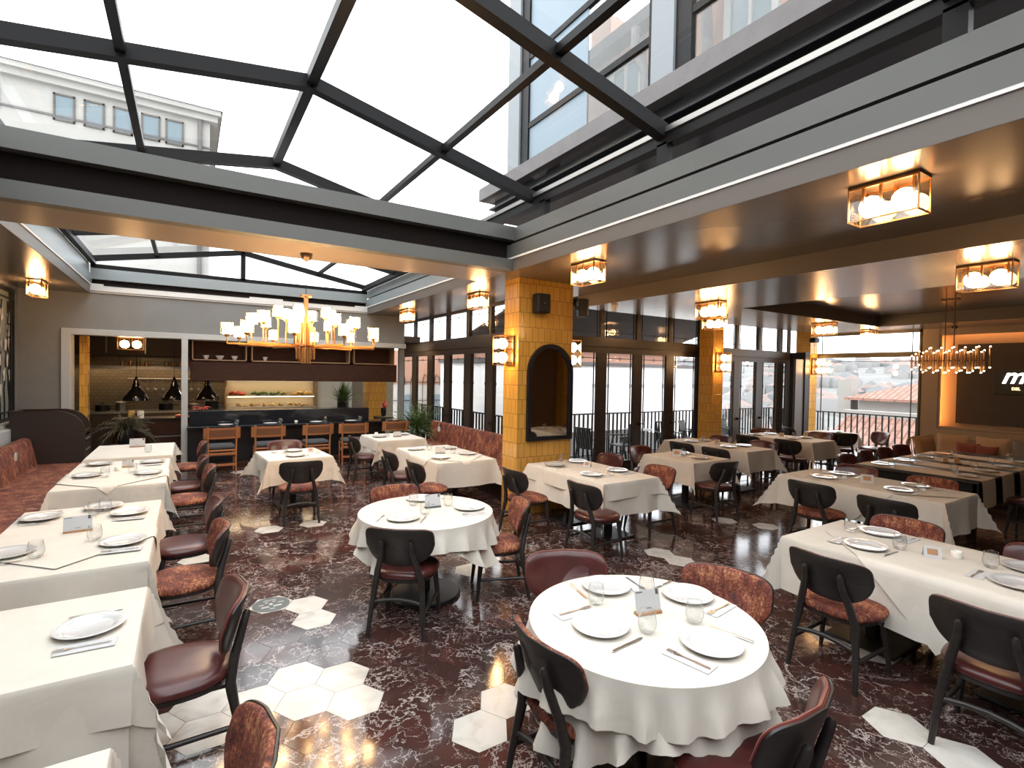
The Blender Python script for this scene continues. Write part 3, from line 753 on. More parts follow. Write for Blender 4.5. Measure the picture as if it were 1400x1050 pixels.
G = 'chairs around the corner table at the picture window'
chair('l', 12.25, 5.62, 50, 'dark backed leather chair at the corner table, in front of the picture window', G)
chair('l', 13.42, 5.35, -60, 'slim side view leather chair standing alone before the picture window', G)
chair('l', 12.35, 7.0, 120, 'dark chair top at the far side of the corner table beside the corner pillar', G)
G = 'chairs around the long beige table on the right'
chair('f', 6.00, 3.13, 90, 'dark backed chair with rust seat at the far left of the long beige right table', G)
chair('f', 5.88, 2.33, 90, 'dark backed chair at the near left of the long beige right table', G)
chair('l', 7.78, 3.38, -90, 'brown leather chair on the far side of the long beige table, left one', G)
chair('f', 7.72, 2.52, -90, 'rust velvet chair on the far side of the long beige table, right one', G)
G = 'chairs around the nearest table on the right'
chair('f', 3.60, 1.76, 90, 'dark backed chair with rust seat in front of the nearest right table, left one', G)
chair('l', 3.50, .90, 88, 'dark backed chair with leather seat at the right edge, feet on a cream tile', G)
chair('f', 5.20, 1.86, -90, 'rust velvet chair back between the two right hand tables', G)
chair('l', 5.22, .98, -90, 'burgundy leather chair top at the right picture edge behind the nearest right table', G)
G = 'chairs around the foreground round table'
chair('l', 2.13, 2.68, 208, 'burgundy leather chair behind the foreground round table, on the left', G)
chair('f', 2.82, 1.93, -110, 'rust velvet chair behind the foreground round table, on the right', G)
chair('f', 1.33, 1.88, 92, 'dark backed chair with rust seat to the left of the foreground round table', G)
chair('l', 1.93, .96, -8, 'dark backed leather chair in front of the foreground round table, cut by the bottom edge', G)
G = 'chairs around the dark table with runners'
chair('l', 8.78, 4.05, 180, 'brown leather chair first from the left on the far side of the dark table', G)
chair('l', 9.55, 4.12, 175, 'brown leather chair second along the far side of the dark table with runners', G)
chair('l', 10.3, 4.15, 180, 'brown leather chair third along the far side of the dark table with runners', G)
chair('l', 11.05, 4.18, 185, 'brown leather chair fourth along the far side of the dark table', G)
chair('l', 9.35, 1.75, 0, 'orange lit leather chair on the near side of the dark table with runners', G)
chair('l', 10.4, 1.65, 0, 'dark chair at the right edge on the near side of the dark table with runners', G)

# ------------------------------------------------------------------ tables and cloths
ZT = .755
def drape_rect(w, d, ov, z, seed, flare=.06, fold=.42, wave=.018):
    r_ = random.Random(seed)
    def axis(h):
        xs = [-h + 2*h*i/10 for i in range(11)]
        e = [.004,.012,.025,.05,.09,.14,.2,.27,.35,.45]
        e = [q for q in e if q < ov*.95] + [ov]
        return [-h-q for q in e[::-1]] + xs + [h+q for q in e]
    X, Y = axis(w/2), axis(d/2)
    p1, p2, p3 = r_.uniform(0,6), r_.uniform(0,6), r_.uniform(0,6)
    fl_ = [r_.uniform(.8,1.2) for _ in range(4)]
    def pos(u, v):
        a = max(0, abs(u)-w/2); b_ = max(0, abs(v)-d/2)
        sx = 1 if u > 0 else -1; sy = 1 if v > 0 else -1
        cx = max(-w/2, min(w/2, u)); cy = max(-d/2, min(d/2, v))
        if a == 0 and b_ == 0: return (cx, cy, z)
        r = hypot(a, b_); th = atan2(b_, a); f = sin(2*th)
        k = fl_[(0 if sx > 0 else 1)+(0 if sy > 0 else 2)]
        out = .010*(1-math.exp(-r/.012)) + r*(flare + fold*k*f*f)
        if b_ == 0: out += wave*(r/.3)*sin(9*v+p1) + wave*.5*(r/.3)*sin(21*v+p2)
        elif a == 0: out += wave*(r/.3)*sin(9*u+p3) + wave*.5*(r/.3)*sin(19*u+p1)
        else: out += wave*(r/.3)*(sin(9*cy+p1)*cos(th)+sin(9*cx+p3)*sin(th))
        dn_ = sqrt(max(0, r*r-(r*(flare+fold*k*f*f))**2)) if f > 0 else r
        dn_ = max(0, dn_ - .004)
        ang = th + .35*sin(4*th)*f
        return (cx + sx*out*cos(ang), cy + sy*out*sin(ang), z-dn_)
    m_ = MB(); nx = len(X)
    m_.add([pos(u, v) for v in Y for u in X], [(j*nx+i, j*nx+i+1, (j+1)*nx+i+1, (j+1)*nx+i) for j in range(len(Y)-1) for i in range(nx-1)])
    return m_
def drape_round(Rr, Lf, z, seed, nf=11, amp=.16, base=.10, pw=0):
    r_ = random.Random(seed); ph = r_.uniform(0,6); ph2 = r_.uniform(0,6)
    prof = [0,.3,.6,.85,.97,1.0]; N = 144
    ex = [.015,.04,.08,.15,.25,.38,.52,.68,.84,1.0]; q3 = r_.uniform(0,6); q4 = r_.uniform(0,6)
    rings = [[(max(Rr*p,.001)*cos(2*pi*i/N), max(Rr*p,.001)*sin(2*pi*i/N), z) for i in range(N)] for p in prof]
    for e in ex:
        ring = []
        for i in range(N):
            a = 2*pi*i/N; L_ = Lf(a); s = L_*e
            wv = (.5+.5*sin(nf*a+ph+1.6*sin(2*a+ph2)+.8*sin(5*a+q3)))**1.5; wv2 = sin((2*nf+3)*a+ph2)*.15+.3*sin(3*a+q4)
            out = .008 + s*(base + amp*(wv+wv2)*(min(1, e*1.5) if not pw else e**pw))
            dn_ = s*sqrt(max(.2, 1-(base+amp*wv)**2))
            ring.append(((Rr+out)*cos(a), (Rr+out)*sin(a), z-max(0, dn_-.004)))
        rings.append(ring)
    m_ = MB(); m_.rings(rings, cap0=True, cap1=False); return m_
def base_rect(root, w, d, sq=True, topm=None):
    b = MB(); b.box(-w/2+.004, w/2-.004, -d/2+.004, d/2-.004, .715, .745, b=.006); b.build('tabletop', topm or M['wood_dark'], root)
    n_ = 2 if d > 1.3 or w > 1.3 else 1
    for k in range(n_):
        o_ = 0 if n_ == 1 else (-.25+.5*k)*max(w, d)
        ox, oy = (o_, 0) if w > d else (0, o_)
        b = MB(); b.box(ox-.04, ox+.04, oy-.04, oy+.04, .02, .715, b=.006); b.build('column', M['black_metal'], root)
        b = MB(); b.box(ox-.24, ox+.24, oy-.24, oy+.24, 0, .022, b=.008); b.build('base_plate', M['black_metal'], root)
def table(x0, x1, y0, y1, label, phrase, layers=((.30,),), seed=1, rot=0):
    cx, cy, w_, d_ = (x0+x1)/2, (y0+y1)/2, x1-x0, y1-y0
    root = empty('dining_table', (cx, cy, 0), radians(rot)); tag(root, label, 'table', 'pedestal tables under white cloths')
    base_rect(root, w_, d_)
    for k, ov in enumerate(layers):
        m_ = drape_rect(w_+.02*k, d_+.02*k, ov[0], ZT-.008+.006*k, seed+k, *(ov[1:] if len(ov) > 1 else ()))
        o_ = m_.build('tablecloth' if k == 0 else 'table_topper', M['linen'], None, (cx, cy, 0), radians(rot), smooth=50)
        tag(o_, ('cream linen cloth draped over ' if k == 0 else 'short cream top cloth laid over ') + phrase, 'tablecloth', 'cream tablecloths')
TX = 'the table cut by the bottom left corner'
table(-1.15,-.22,1.2,2.08,'pedestal table at the bottom left corner under a cloth', TX, ((.42,),(.2,)), 3)
T1 = 'the foreground left table'
table(-1.15,-.20,2.66,3.54,'pedestal table hidden under the foreground left cloth', T1, ((.50,.05,.34),(.24,.08,.40)), 5)
T2 = 'the long second left table'
table(-1.16,-.21,4.05,5.88,'long pedestal table second from the front in the left row', T2, ((.30,.05,.38),), 8)
T3 = 'the third left table'
table(-1.16,-.20,6.75,8.55,'long pedestal table third in the left row', T3, ((.30,.05,.35),), 11)
T4 = 'the farthest left table'
table(-1.17,-.18,8.88,10.34,'pedestal table farthest in the left row by the kitchen window', T4, ((.22,),), 14)
TS = 'the small square table in the open floor'
table(.92,1.76,7.72,8.66,'small square pedestal table standing alone in the open floor', TS, ((.34,.06,.42,.02),(.20,.07,.45,.02)), 17, 4)
TM = 'the farthest table by the right banquette'
table(2.92,3.80,9.08,10.1,'pedestal table farthest along the right banquette', TM, ((.34,.05,.4),(.20,.06,.4)), 21)
TQ = 'the double table by the right banquette'
table(2.93,3.84,6.50,8.15,'double pedestal table in front of the right banquette', TQ, ((.36,.04,.35),), 24)
TP = 'the table below the mirror'
table(4.05,4.93,4.40,5.92,'long pedestal table below the arched mirror', TP, ((.40,.06,.45),(.20,.07,.45)), 27)
TR = 'the small table between the pillars'
table(6.22,7.04,4.87,5.80,'small pedestal table between the mirror pillar and the second pillar', TR, ((.34,.06,.4),(.2,.08,.45)), 31)
TZ = 'the long table at the terrace doors'
table(8.02,8.82,5.2,6.98,'long pedestal table at the terrace doors', TZ, ((.36,.05,.42),), 34)
TU = 'the long table beyond the second pillar'
table(10.42,11.28,5.38,6.95,'long pedestal table beyond the second pillar', TU, ((.36,.05,.42),), 37)
TY = 'the corner table at the picture window'
table(12.55,13.35,5.85,6.65,'square pedestal table in the corner at the picture window', TY, ((.34,.06,.42),), 39)
TV = 'the long beige table on the right'
table(6.58,7.50,2.06,3.80,'long pedestal table behind the nearest right table', TV, ((.38,.05,.45),), 43)
TW = 'the nearest right table'
table(4.02,4.96,.45,2.28,'long pedestal table nearest on the right', TW, ((.42,.05,.38),), 47)
b = MB(); b.add([(-.36,0,0),(.36,0,0),(0,-.62,0)],[(0,1,2)])
def round_table(cx, cy, Rr, label, phrase, seed, sq, rot):
    root = empty('round_table', (cx, cy, 0)); tag(root, label, 'table', 'round pedestal tables')
    b = MB(); b.lathe([(1e-4,.712),(Rr-.01,.712),(Rr-.004,.72),(Rr-.004,.742),(1e-4,.742)], 48); b.build('tabletop', M['wood_dark'], root, smooth=40)
    b = MB(); b.lathe([(.04,.03),(.04,.712)], 20); b.build('column', M['black_metal'], root, smooth=40)
    b = MB(); b.lathe([(1e-4,.0),(.31,0),(.315,.006),(.315,.018),(.30,.03),(.06,.036),(1e-4,.04)], 48); b.build('base_plate', M['black_metal'], root, smooth=30)
    def Lsq(a):
        a -= rot; return sq - Rr + .09*cos(4*a) + .03*sin(3*a)
    o_ = drape_round(Rr, Lsq, ZT-.008, seed, 17, .22, .03, 2.2).build('tablecloth', M['linen'], None, (cx, cy, 0), smooth=60); tag(o_, 'long cream linen cloth hanging in folds from '+phrase, 'tablecloth', 'cream tablecloths')
    o_ = drape_round(Rr+.012, lambda a: .215+.03*sin(2*a+seed)+.015*sin(5*a), ZT, seed+3, 19, .24, .12).build('table_topper', M['linen'], None, (cx, cy, 0), smooth=60); tag(o_, 'short cream top cloth with a wavy hem on '+phrase, 'tablecloth', 'cream tablecloths')
TN = 'the foreground round table'
round_table(1.98, 1.84, .56, 'round pedestal table in the foreground beneath two cloths', TN, 2, .92, radians(12))
TB = 'the middle round table'
round_table(1.83, 4.30, .575, 'round pedestal table in the middle of the room with a disc base', TB, 9, .86, radians(35))

# small square cloths laid cornerwise, their points hanging over the edges
def corner_cloth(cx, cy, h, rect, where, rot=45):
    x0, x1, y0, y1 = rect; n_ = 26; c_, s_ = cos(radians(rot)), sin(radians(rot)); L_ = h/sqrt(2)
    def g(u, v):
        a, b_ = (2*u-1)*L_, (2*v-1)*L_
        x, y = cx+a*c_-b_*s_, cy+a*s_+b_*c_
        px, py = min(max(x, x0), x1), min(max(y, y0), y1); ox, oy = x-px, y-py; r = hypot(ox, oy)
        k = .012*(1-math.exp(-r/.01)) + .07*r
        if r > 0: px += ox/r*k; py += oy/r*k
        return (px-cx, py-cy, ZT-r+(.0006 if r == 0 else .003))
    b = MB(); b.grid(g, n_, n_); o_ = b.build('corner_cloth', M['linen'], None, (cx, cy, 0), smooth=50)
    tag(o_, 'small square cream cloth laid cornerwise '+where, 'tablecloth', 'cream tablecloths')
corner_cloth(4.46, 1.26, .92, (4.015,4.965,.445,2.285), 'on '+TW)
corner_cloth(-.70, 7.42, .76, (-1.165,-.195,6.745,8.555), 'on '+TR.replace(TR, T3))
corner_cloth(-.68, 4.75, .62, (-1.165,-.205,4.045,5.885), 'on '+T2)
corner_cloth(3.36, 7.20, .80, (2.925,3.845,6.495,8.155), 'on '+TQ)
corner_cloth(7.04, 2.90, .86, (6.575,7.505,2.055,3.805), 'on '+TV)

# dark table with runners
root = empty('runner_table', (10.1, 3.0, 0)); tag(root, 'long dark dining table crossed by beige runners', 'table')
b = MB(); b.box(-1.7, 1.62, -.72, .72, .71, .75, b=.008); b.build('tabletop', M['wood_dark'], root)
b = MB(); b.box(-1.66, -1.60, -.68, .68, .50, .71); b.box(-1.66, 1.55, -.70, -.64, .36, .71); b.box(-1.66, 1.55, .64, .70, .6, .71); b.build('apron', M['black'], root)
for sx in (-1.5, 1.45):
    for sy in (-.6, .6):
        b = MB(); b.box(sx-.04, sx+.04, sy-.04, sy+.04, 0, .71); b.build('leg', M['black'], root)
for k, x in enumerate((8.68, 9.42, 10.16, 10.95)):
    b = MB(); w_ = .24
    prof = [(-.99,.48),(-.985,.55),(-.965,.62),(-.945,.70),(-.91,.745),(-.86,.757),(.72,.757),(.735,.74),(.75,.6),(.755,.45)]
    prof = [(-.74-.012,.40),(-.745,.55),(-.735,.70),(-.725,.752),(-.70,.757),(.70,.757),(.725,.752),(.735,.70),(.745,.55)]
    b.add([p for y_, z_ in prof for p in ((-w_, y_, z_), (w_, y_, z_))], [(2*i, 2*i+1, 2*i+3, 2*i+2) for i in range(len(prof)-1)])
    o_ = b.build('table_runner', M['runner'], None, (x, 3.0, 0)); tag(o_, 'beige table runner across the dark table, %s' % ('nearest the left end','second from the left end','third from the left end','nearest the rattan bench')[k], 'table runner', 'beige runners on the dark table')

# ------------------------------------------------------------------ tableware prototypes (hidden from nothing: first use moves them)
def proto_plate():
    b = MB(); b.lathe([(1e-4,.0),(.075,0),(.080,.004),(.13,.014),(.140,.020),(.1405,.0225),(.138,.0235),(.100,.0150),(.092,.0100),(.088,.0088),(1e-4,.0088)], 40)
    return b.build('dinner_plate', M['plate'], smooth=35)
def proto_glass():
    b = MB(); b.lathe([(1e-4,.001),(.026,.001),(.036,.010),(.0445,.035),(.0455,.052),(.041,.085),(.0375,.108)], 24)
    b.lathe([(.0375,.108),(.0370,.1095),(.0360,.108),(.0395,.085),(.0440,.052),(.043,.036),(.034,.014),(1e-4,.009)], 24)
    return b.build('water_glass', M['tumbler'], smooth=50)
def proto_fork():
    b = MB(); hw = [( -.10,.006),(-.08,.0065),(-.02,.004),(.03,.0028),(.045,.006),(.055,.011),(.065,.0115)]
    b.add([p for y, w_ in hw for p in ((-w_, y, .0035+.004*max(0,(.02-abs(y-.02))*20)), (w_, y, .0035+.004*max(0,(.02-abs(y-.02))*20)))], [(2*i,2*i+1,2*i+3,2*i+2) for i in range(len(hw)-1)])
    for k in range(4):
        x = -.0096+.0064*k; b.box(x-.0016, x+.0016, .063, .105, .003, .0045)
    b.box(-.006,.006,-.10,-.03,.001,.0036)
    return b.build('fork', M['steel'])
def proto_knife():
    b = MB(); b.box(-.0065,.0065,-.11,-.005,.001,.0075, b=.002)
    b.add([(-.007,-.005,.003),(.007,-.005,.003),(.010,.04,.003),(.009,.085,.003),(.002,.108,.003),(-.006,.10,.003),(-.007,.0,.003),
           (-.007,-.005,.005),(.007,-.005,.004),(.010,.04,.0035),(.009,.085,.0035),(.002,.108,.0035),(-.006,.10,.0045),(-.007,.0,.005)],
          [(6,5,4,3,2,1,0),(7,8,9,10,11,12,13)]+[(i,(i+1)%7,7+(i+1)%7,7+i) for i in range(7)])
    return b.build('table_knife', M['steel'])
def proto_napkin():
    b = MB(); b.box(-.045,.045,-.11,.11,0,.0022, b=.0008); b.box(-.045,.043,-.11,.108,.0022,.0038, b=.0008)
    return b.build('paper_napkin', M['paper'])
PR = {'p': proto_plate(), 'g': proto_glass(), 'f': proto_fork(), 'k': proto_knife(), 'n': proto_napkin()}
first = {k: True for k in PR}
INFO = {'p': ('white dinner plate', 'plate', 'white dinner plates'), 'g': ('clear water glass', 'glass', 'water glasses'),
        'f': ('steel fork', 'fork', 'steel forks'), 'k': ('steel knife', 'knife', 'steel table knives'), 'n': ('folded paper napkin', 'napkin', 'paper napkins')}
def item(k, x, y, z, rz, where):
    o_ = PR[k]
    if first[k]: first[k] = False
    else:
        o_ = o_.copy(); COL.objects.link(o_)
    o_.location = (x, y, z); o_.rotation_euler = (0,0,rz)
    tag(o_, INFO[k][0] + ' ' + where, INFO[k][1], INFO[k][2]); return o_
def setting(x, y, face, where, parts='pfkng', zt=ZT, gl=None, sp=.19):
    """x,y plate centre; face = direction the diner looks"""
    a = radians(face); fx, fy = sin(a), cos(a); rx, ry = cos(a), -sin(a)
    rz = -a
    if 'p' in parts: item('p', x, y, zt+.0015, rnd.uniform(0,6), where)
    j = lambda: rnd.uniform(-.012,.012)
    if 'n' in parts: item('n', x-rx*sp+j(), y-ry*sp, zt+.001, rz+rnd.uniform(-.12,.12), where)
    if 'f' in parts: item('f', x-rx*(sp+.005)+fx*.0, y-ry*(sp+.005), zt+(.0055 if 'n' in parts else .001), rz+rnd.uniform(-.1,.1), where)
    if 'k' in parts: item('k', x+rx*(sp-.015), y+ry*(sp-.015)+j(), zt+.001, rz+rnd.uniform(-.1,.1), where)
    if 'g' in parts: item('g', x+rx*.15+fx*.17+j(), y+ry*.15+fy*.17, zt+.0015, 0, where)

Q = 'at the %s setting on %s'
setting(-.385, 3.10, -90, Q % ('only visible', TX.replace(TX, T1)), 'pfkn', sp=.19)
setting(-.38, 4.53, -90, Q % ('near right', T2)); setting(-.41, 5.42, -90, Q % ('far right', T2), 'pfng')
setting(-.99, 4.58, 90, Q % ('near left', T2), 'pkg'); setting(-1.0, 5.55, 90, Q % ('far left', T2), 'pfk'); 
item('p', -.62, 5.74, ZT+.0015, 0, 'standing spare at the far end of '+T2); item('g', -.66, 5.50, ZT+.0015, 0, 'beside the spare plate on '+T2)
setting(-.38, 7.36, -90, Q % ('near right', T3), 'pfng'); setting(-.38, 8.2, -90, Q % ('far right', T3), 'pn')
setting(-.95, 7.46, 90, Q % ('near left', T3), 'pkg'); setting(-.94, 8.3, 90, Q % ('far left', T3), 'p')
item('g', -.48, 9.2, ZT+.0015, 0, 'at the near edge of '+T4)
setting(1.33, 7.95, 0, Q % ('near', TS), 'pk'); setting(1.38, 8.44, 180, Q % ('far', TS), 'pg'); item('g', 1.1, 8.35, ZT+.0015, 0, 'at the left of '+TS)
setting(3.10, 9.60, 90, Q % ('left', TM), 'p'); setting(3.62, 9.78, -90, Q % ('right', TM), 'p'); item('g', 3.30, 9.75, ZT+.0015, 0, 'in the middle of '+TM)
setting(3.12, 7.80, 90, Q % ('far left', TQ), 'pg'); setting(3.12, 6.86, 90, Q % ('near left', TQ), 'pk')
setting(3.64, 7.67, -90, Q % ('far right', TQ), 'pk'); setting(3.64, 7.02, -90, Q % ('near right', TQ), 'pfg')
setting(1.55, 4.14, 35, Q % ('near left', TB), 'pfkg'); setting(1.93, 4.70, 178, Q % ('far', TB), 'pfg'); setting(2.20, 4.18, -75, Q % ('right', TB), 'pfng')
setting(1.73, 1.88, 90, Q % ('left', TN), gl=1); setting(2.08, 2.22, 195, Q % ('back left', TN)); setting(2.40, 1.90, -95, Q % ('back right', TN)); setting(2.06, 1.49, -8, Q % ('front right', TN))
setting(4.27, 4.86, 90, Q % ('near left', TP), 'pkg'); setting(4.76, 4.92, -90, Q % ('near right', TP), 'pfn'); setting(4.73, 5.70, -90, Q % ('far right', TP), 'pfg'); setting(4.26, 5.62, 90, Q % ('far left', TP), 'pk')
setting(6.66, 5.10, 5, Q % ('near', TR), 'pk'); setting(6.80, 5.58, 180, Q % ('far', TR), 'pg'); 
setting(8.22, 5.70, 90, Q % ('near left', TZ), 'pf'); setting(8.64, 5.68, -90, Q % ('near right', TZ), 'pg'); setting(8.24, 6.5, 90, Q % ('far left', TZ), 'pg'); setting(8.62, 6.5, -90, Q % ('far right', TZ), 'p')
setting(10.62, 6.66, 90, Q % ('far left', TU), 'pg'); setting(11.08, 6.62, -90, Q % ('far right', TU), 'p'); setting(10.64, 5.88, 90, Q % ('near left', TU), 'p'); setting(11.08, 5.85, -90, Q % ('near right', TU), 'pg')
setting(12.78, 6.2, 90, Q % ('left', TY), 'p'); setting(13.12, 6.2, -90, Q % ('right', TY), 'pg')
setting(6.82, 3.36, 90, Q % ('far left', TV), 'pfg'); setting(7.28, 3.36, -90, Q % ('far right', TV), 'pfkg'); setting(6.82, 2.55, 90, Q % ('near left', TV), 'pkg'); setting(7.28, 2.55, -90, Q % ('near right', TV), 'pfn')
setting(4.28, 1.80, 90, Q % ('far left', TW)); setting(4.76, 1.90, -90, Q % ('far right', TW)); setting(4.32, .98, 90, Q % ('near left', TW)); setting(4.74, 1.02, -90, Q % ('near right', TW), 'pfg')
for k, x in enumerate((8.68, 9.42, 10.16, 10.95)):
    wn = ('leftmost', 'second', 'third', 'rightmost')[k]
    setting(x, 3.46, 180, 'on the far end of the %s runner of the dark table' % wn, 'pg' if k else 'pfg', .757, sp=.15)
    setting(x, 2.5, 0, 'on the near end of the %s runner of the dark table' % wn, 'pg', .757, sp=.15)

# menu cards (printed card on a small wooden foot)
def card(x, y, face, where, w_=.15, h_=.105, tilt=.25, wood=True, z=ZT):
    root = empty('menu_card', (x, y, z+.001), -radians(face)); tag(root, 'printed white menu card '+where, 'menu card', 'menu cards')
    b = MB(); s_, c_ = sin(tilt), cos(tilt)
    def P(u, v, o=0): return (u, v*s_ + o*c_, .012+v*c_ - o*s_)
    def slab(u0,u1,v0,v1,o0,o1): 
        q = [P(u,v,o) for u in (u0,u1) for v in (v0,v1) for o in (o0,o1)]
        return q, [(0,1,3,2),(4,6,7,5),(0,4,5,1),(2,3,7,6),(0,2,6,4),(1,5,7,3)]
    b.add(*slab(-w_/2, w_/2, 0, h_, 0, .003)); b.build('card', M['paper'], root)
    b = MB(); b.add(*slab(w_*.34, w_*.45, h_*.74, h_*.98, -.0012, .0)); b.add(*slab(-w_*.46, -w_*.20, h_*.90, h_*.94, -.0012, 0)); b.add(*slab(-w_*.1, w_*.1, h_*.16, h_*.19, -.0012, 0)); b.build('print', M['cardgrey'], root)
    b = MB(); b.box(-w_/2, w_/2, -.012, .03, 0, .014, b=.002); b.build('card_foot', M['basewood'] if wood else M['cardgrey'], root)
def tent(x, y, face, where, z=ZT, s=1.0):
    root = empty('tent_card', (x, y, z+.001), -radians(face)); tag(root, 'small folded tent card '+where, 'tent card', 'folded tent cards')
    b = MB(); w_, h_, d_ = .05*s, .075*s, .035*s
    vs = [(-w_,-d_,0),(w_,-d_,0),(w_,0,h_),(-w_,0,h_),(-w_,d_,0),(w_,d_,0)]
    b.add(vs, [(0,1,2,3),(3,2,5,4)]); b.add([(x_,y_*.93,z_-.002 if z_ else 0) for x_,y_,z_ in vs], [(3,2,1,0),(4,5,2,3)]); b.build('card', M['paper'], root)
    b = MB(); b.add([(-w_*.6,-d_*.72-.001,h_*.3),(w_*.6,-d_*.72-.001,h_*.3),(w_*.6,-d_*.22-.001,h_*.8),(-w_*.6,-d_*.22-.001,h_*.8)], [(0,1,2,3)]); b.build('print', M['basewood'], root)
def cup(x, y, where, z=ZT):
    b = MB(); b.lathe([(1e-4,0),(.028,0),(.033,.01),(.034,.045),(.031,.05),(.028,.048),(.027,.035),(1e-4,.033)], 18)
    o_ = b.build('candle_cup', M['candle'], None, (x, y, z+.001), smooth=50); tag(o_, 'small white candle cup '+where, 'candle cup', 'candle cups')
card(-.69, 4.98, -5, 'in the middle of '+T2, .17); card(-.62, 7.92, 10, 'in the middle of '+T3, .12, .08); cup(-.70, 7.72, 'in front of the card on '+T3)
card(-.66, 9.92, 5, 'on '+T4, .2, .12); card(1.92, 4.36, 5, 'in the middle of '+TB, .15, .11, wood=False)
card(2.05, 1.86, 12, 'in the middle of '+TN, .15, .11); card(3.30, 7.25, 15, 'in the middle of '+TQ, .15, .09, wood=False); card(3.42, 9.50, 5, 'in the middle of '+TM, .15, .09, wood=False)
tent(4.47, 1.46, 60, 'beside the candle cup on '+TW); cup(4.60, 1.36, 'on '+TW)
tent(7.0, 2.95, 65, 'on '+TV, s=1.3); tent(4.62, 5.35, 60, 'on '+TP); tent(6.52, 5.42, 60, 'on '+TR, s=1.4); tent(8.45, 6.1, 60, 'on '+TZ); tent(10.86, 6.25, 60, 'on '+TU)
tent(1.60, 8.25, 10, 'on '+TS, s=.9); cup(1.66, 8.08, 'on '+TS); cup(3.15, 9.95, 'on '+TM)
for k, (x, y) in enumerate(((9.9, 3.1), (10.02, 3.0))):
    b = MB(); b.box(-.05,.05,-.03,.03,0,.07, b=.004); o_ = b.build('menu_box', M['basewood'], None, (x, y, .758), .3); tag(o_, 'small wooden box at the middle of the dark table, %s' % ('left of the pair','right of the pair')[k], 'box', 'wooden boxes on the dark table')

# ------------------------------------------------------------------ banquettes
def banquette(name, pts, label, mirror=False, y0=0, y1=1, xb=0, s=1):
    """profile in x (s=+1 seat extends toward +x from xb), swept in y"""
    root = empty(name, (xb, (y0+y1)/2, 0)); tag(root, label, 'banquette')
    L_ = (y1-y0)/2
    def sweep(nm, prof, m_, bev=True):
        b = MB(); n_ = len(prof)
        b.rings([[(s*x, y, z) for x, z in prof] for y in (-L_, L_)]); return b.build(nm, m_, root, smooth=40)
    sweep('seat', [(.02,.30),(.80,.30),(.83,.33),(.835,.40),(.81,.435),(.75,.45),(.2,.455),(.02,.45)], M['rust'])
    sweep('backrest', [(.0,.44),(.20,.44),(.17,.62),(.125,.84),(.10,.87),(.04,.88),(.0,.87)], M['rust'])
    sweep('plinth', [(.02,0),(.72,0),(.72,.30),(.02,.30)], M['walnut'])
    return root
bq = banquette('banquette', None, 'long rust velvet banquette along the left wall', y0=-1.5, y1=10.70, xb=XL+.33, s=1)
b2 = banquette('banquette', None, 'rust velvet banquette below the glass doors behind the pillar', y0=6.55, y1=11.2, xb=XA-.02, s=-1)
# small porcelain discs fixed on the backs
def disc(parent, x, y, z, s, label):
    b = MB(); b.lathe([(1e-4,0),(.066,0),(.071,.004),(.066,.010),(1e-4,.012)], 22)
    b.v = [(s*vz, vx, vy) for vx, vy, vz in b.v]
    o_ = b.build('number_disc', M['plate'], parent, (x, y, z), smooth=40, label=label)
disc(bq, .150, 9.72-4.6, .72, 1, 'small white round number disc')
disc(b2, -.150, 10.7-8.875, .72, -1, 'small white round number disc'); disc(b2, -.150, 6.98-8.875, .72, -1, 'small white round number disc'); disc(b2, -.150, 6.80-8.875, .72, -1, 'small white round number disc')

# ------------------------------------------------------------------ host stand at the end of the left banquette
hs = empty('host_stand', (-1.84, 11.05, 0)); tag(hs, 'dark brown host stand with a curved top edge at the end of the left banquette', 'host stand')
M['host'] = mat('dark_brown_lacquer', (.030,.021,.017), .4)
def host_side(y0, y1, nm):
    pr_ = [(-.46,.0),(.44,.0),(.44,.93),(.43,1.02),(.39,1.12),(.32,1.20),(.23,1.255),(.12,1.28),(-.46,1.28)]
    b = MB(); b.rings([[(x, y, z) for x, z in pr_] for y in (y0, y1)]); b.build(nm, M['host'], hs)
    b = MB(); b.tube([(x, y0, z) for x, z in pr_[2:]], .006, 6); b.build('edge_trim', M['brass_dark'], hs)
host_side(-.32, -.28, 'side_panel'); host_side(.28, .32, 'side_panel')
b = MB(); b.box(-.46, -.42, -.28, .28, 0, 1.28); b.build('back_panel', M['host'], hs)
b = MB(); b.box(-.42, .43, -.28, .28, .86, .90); b.build('shelf', M['host'], hs)
b = MB(); b.box(.40, .43, -.28, .28, .0, .95); b.build('front_panel', M['host'], hs)
for z in (.62, .80):
    b = MB(); b.box(.43, .45, -.2, .2, z, z+.015); b.build('handle', M['steel_dull'], hs)

# ------------------------------------------------------------------ floral screen on the left wall
sc = empty('floral_screen', (XL, 11.0, 1.08)); tag(sc, 'iron framed stained screen of white flowers and dark stems on the left wall', 'decorative screen')
b = MB(); b.box(-.08, -.02, -14, .95, 0, 2.2); b.build('backing', mat('grey_green_glass', (.20,.22,.205), .3), sc)
b = MB()
for y in [.76, .93, -1.1, -2.0, -2.9, -4, -5, -6, -7]: b.box(-.02, .012, y-.02, y+.02, 0, 2.2)
b.box(-.02, .015, -14, .95, 0, .05); b.box(-.02, .015, -14, .95, 2.13, 2.2); b.box(-.02,.01,-14,.95,.14,.16); b.box(-.02,.01,-14,.95,2.02,2.04)
b.build('frame', M['grille'], sc)
b = MB(); blooms = []; r3 = random.Random(4)
for k in range(30):
    y = .9 - k*.22; z = .05; pts = [(-.01, y, z)]
    for q in range(8):
        y += r3.uniform(-.09,.09); z += .24; pts.append((-.01, y, min(z, 2.1)))
    b.tube(pts, .009, 5)
    for q in range(2, 8):
        if r3.random() < .5:
            py, pz = pts[q][1]+r3.uniform(-.07,.07), pts[q][2]
            blooms.append((py, pz, r3.random()))
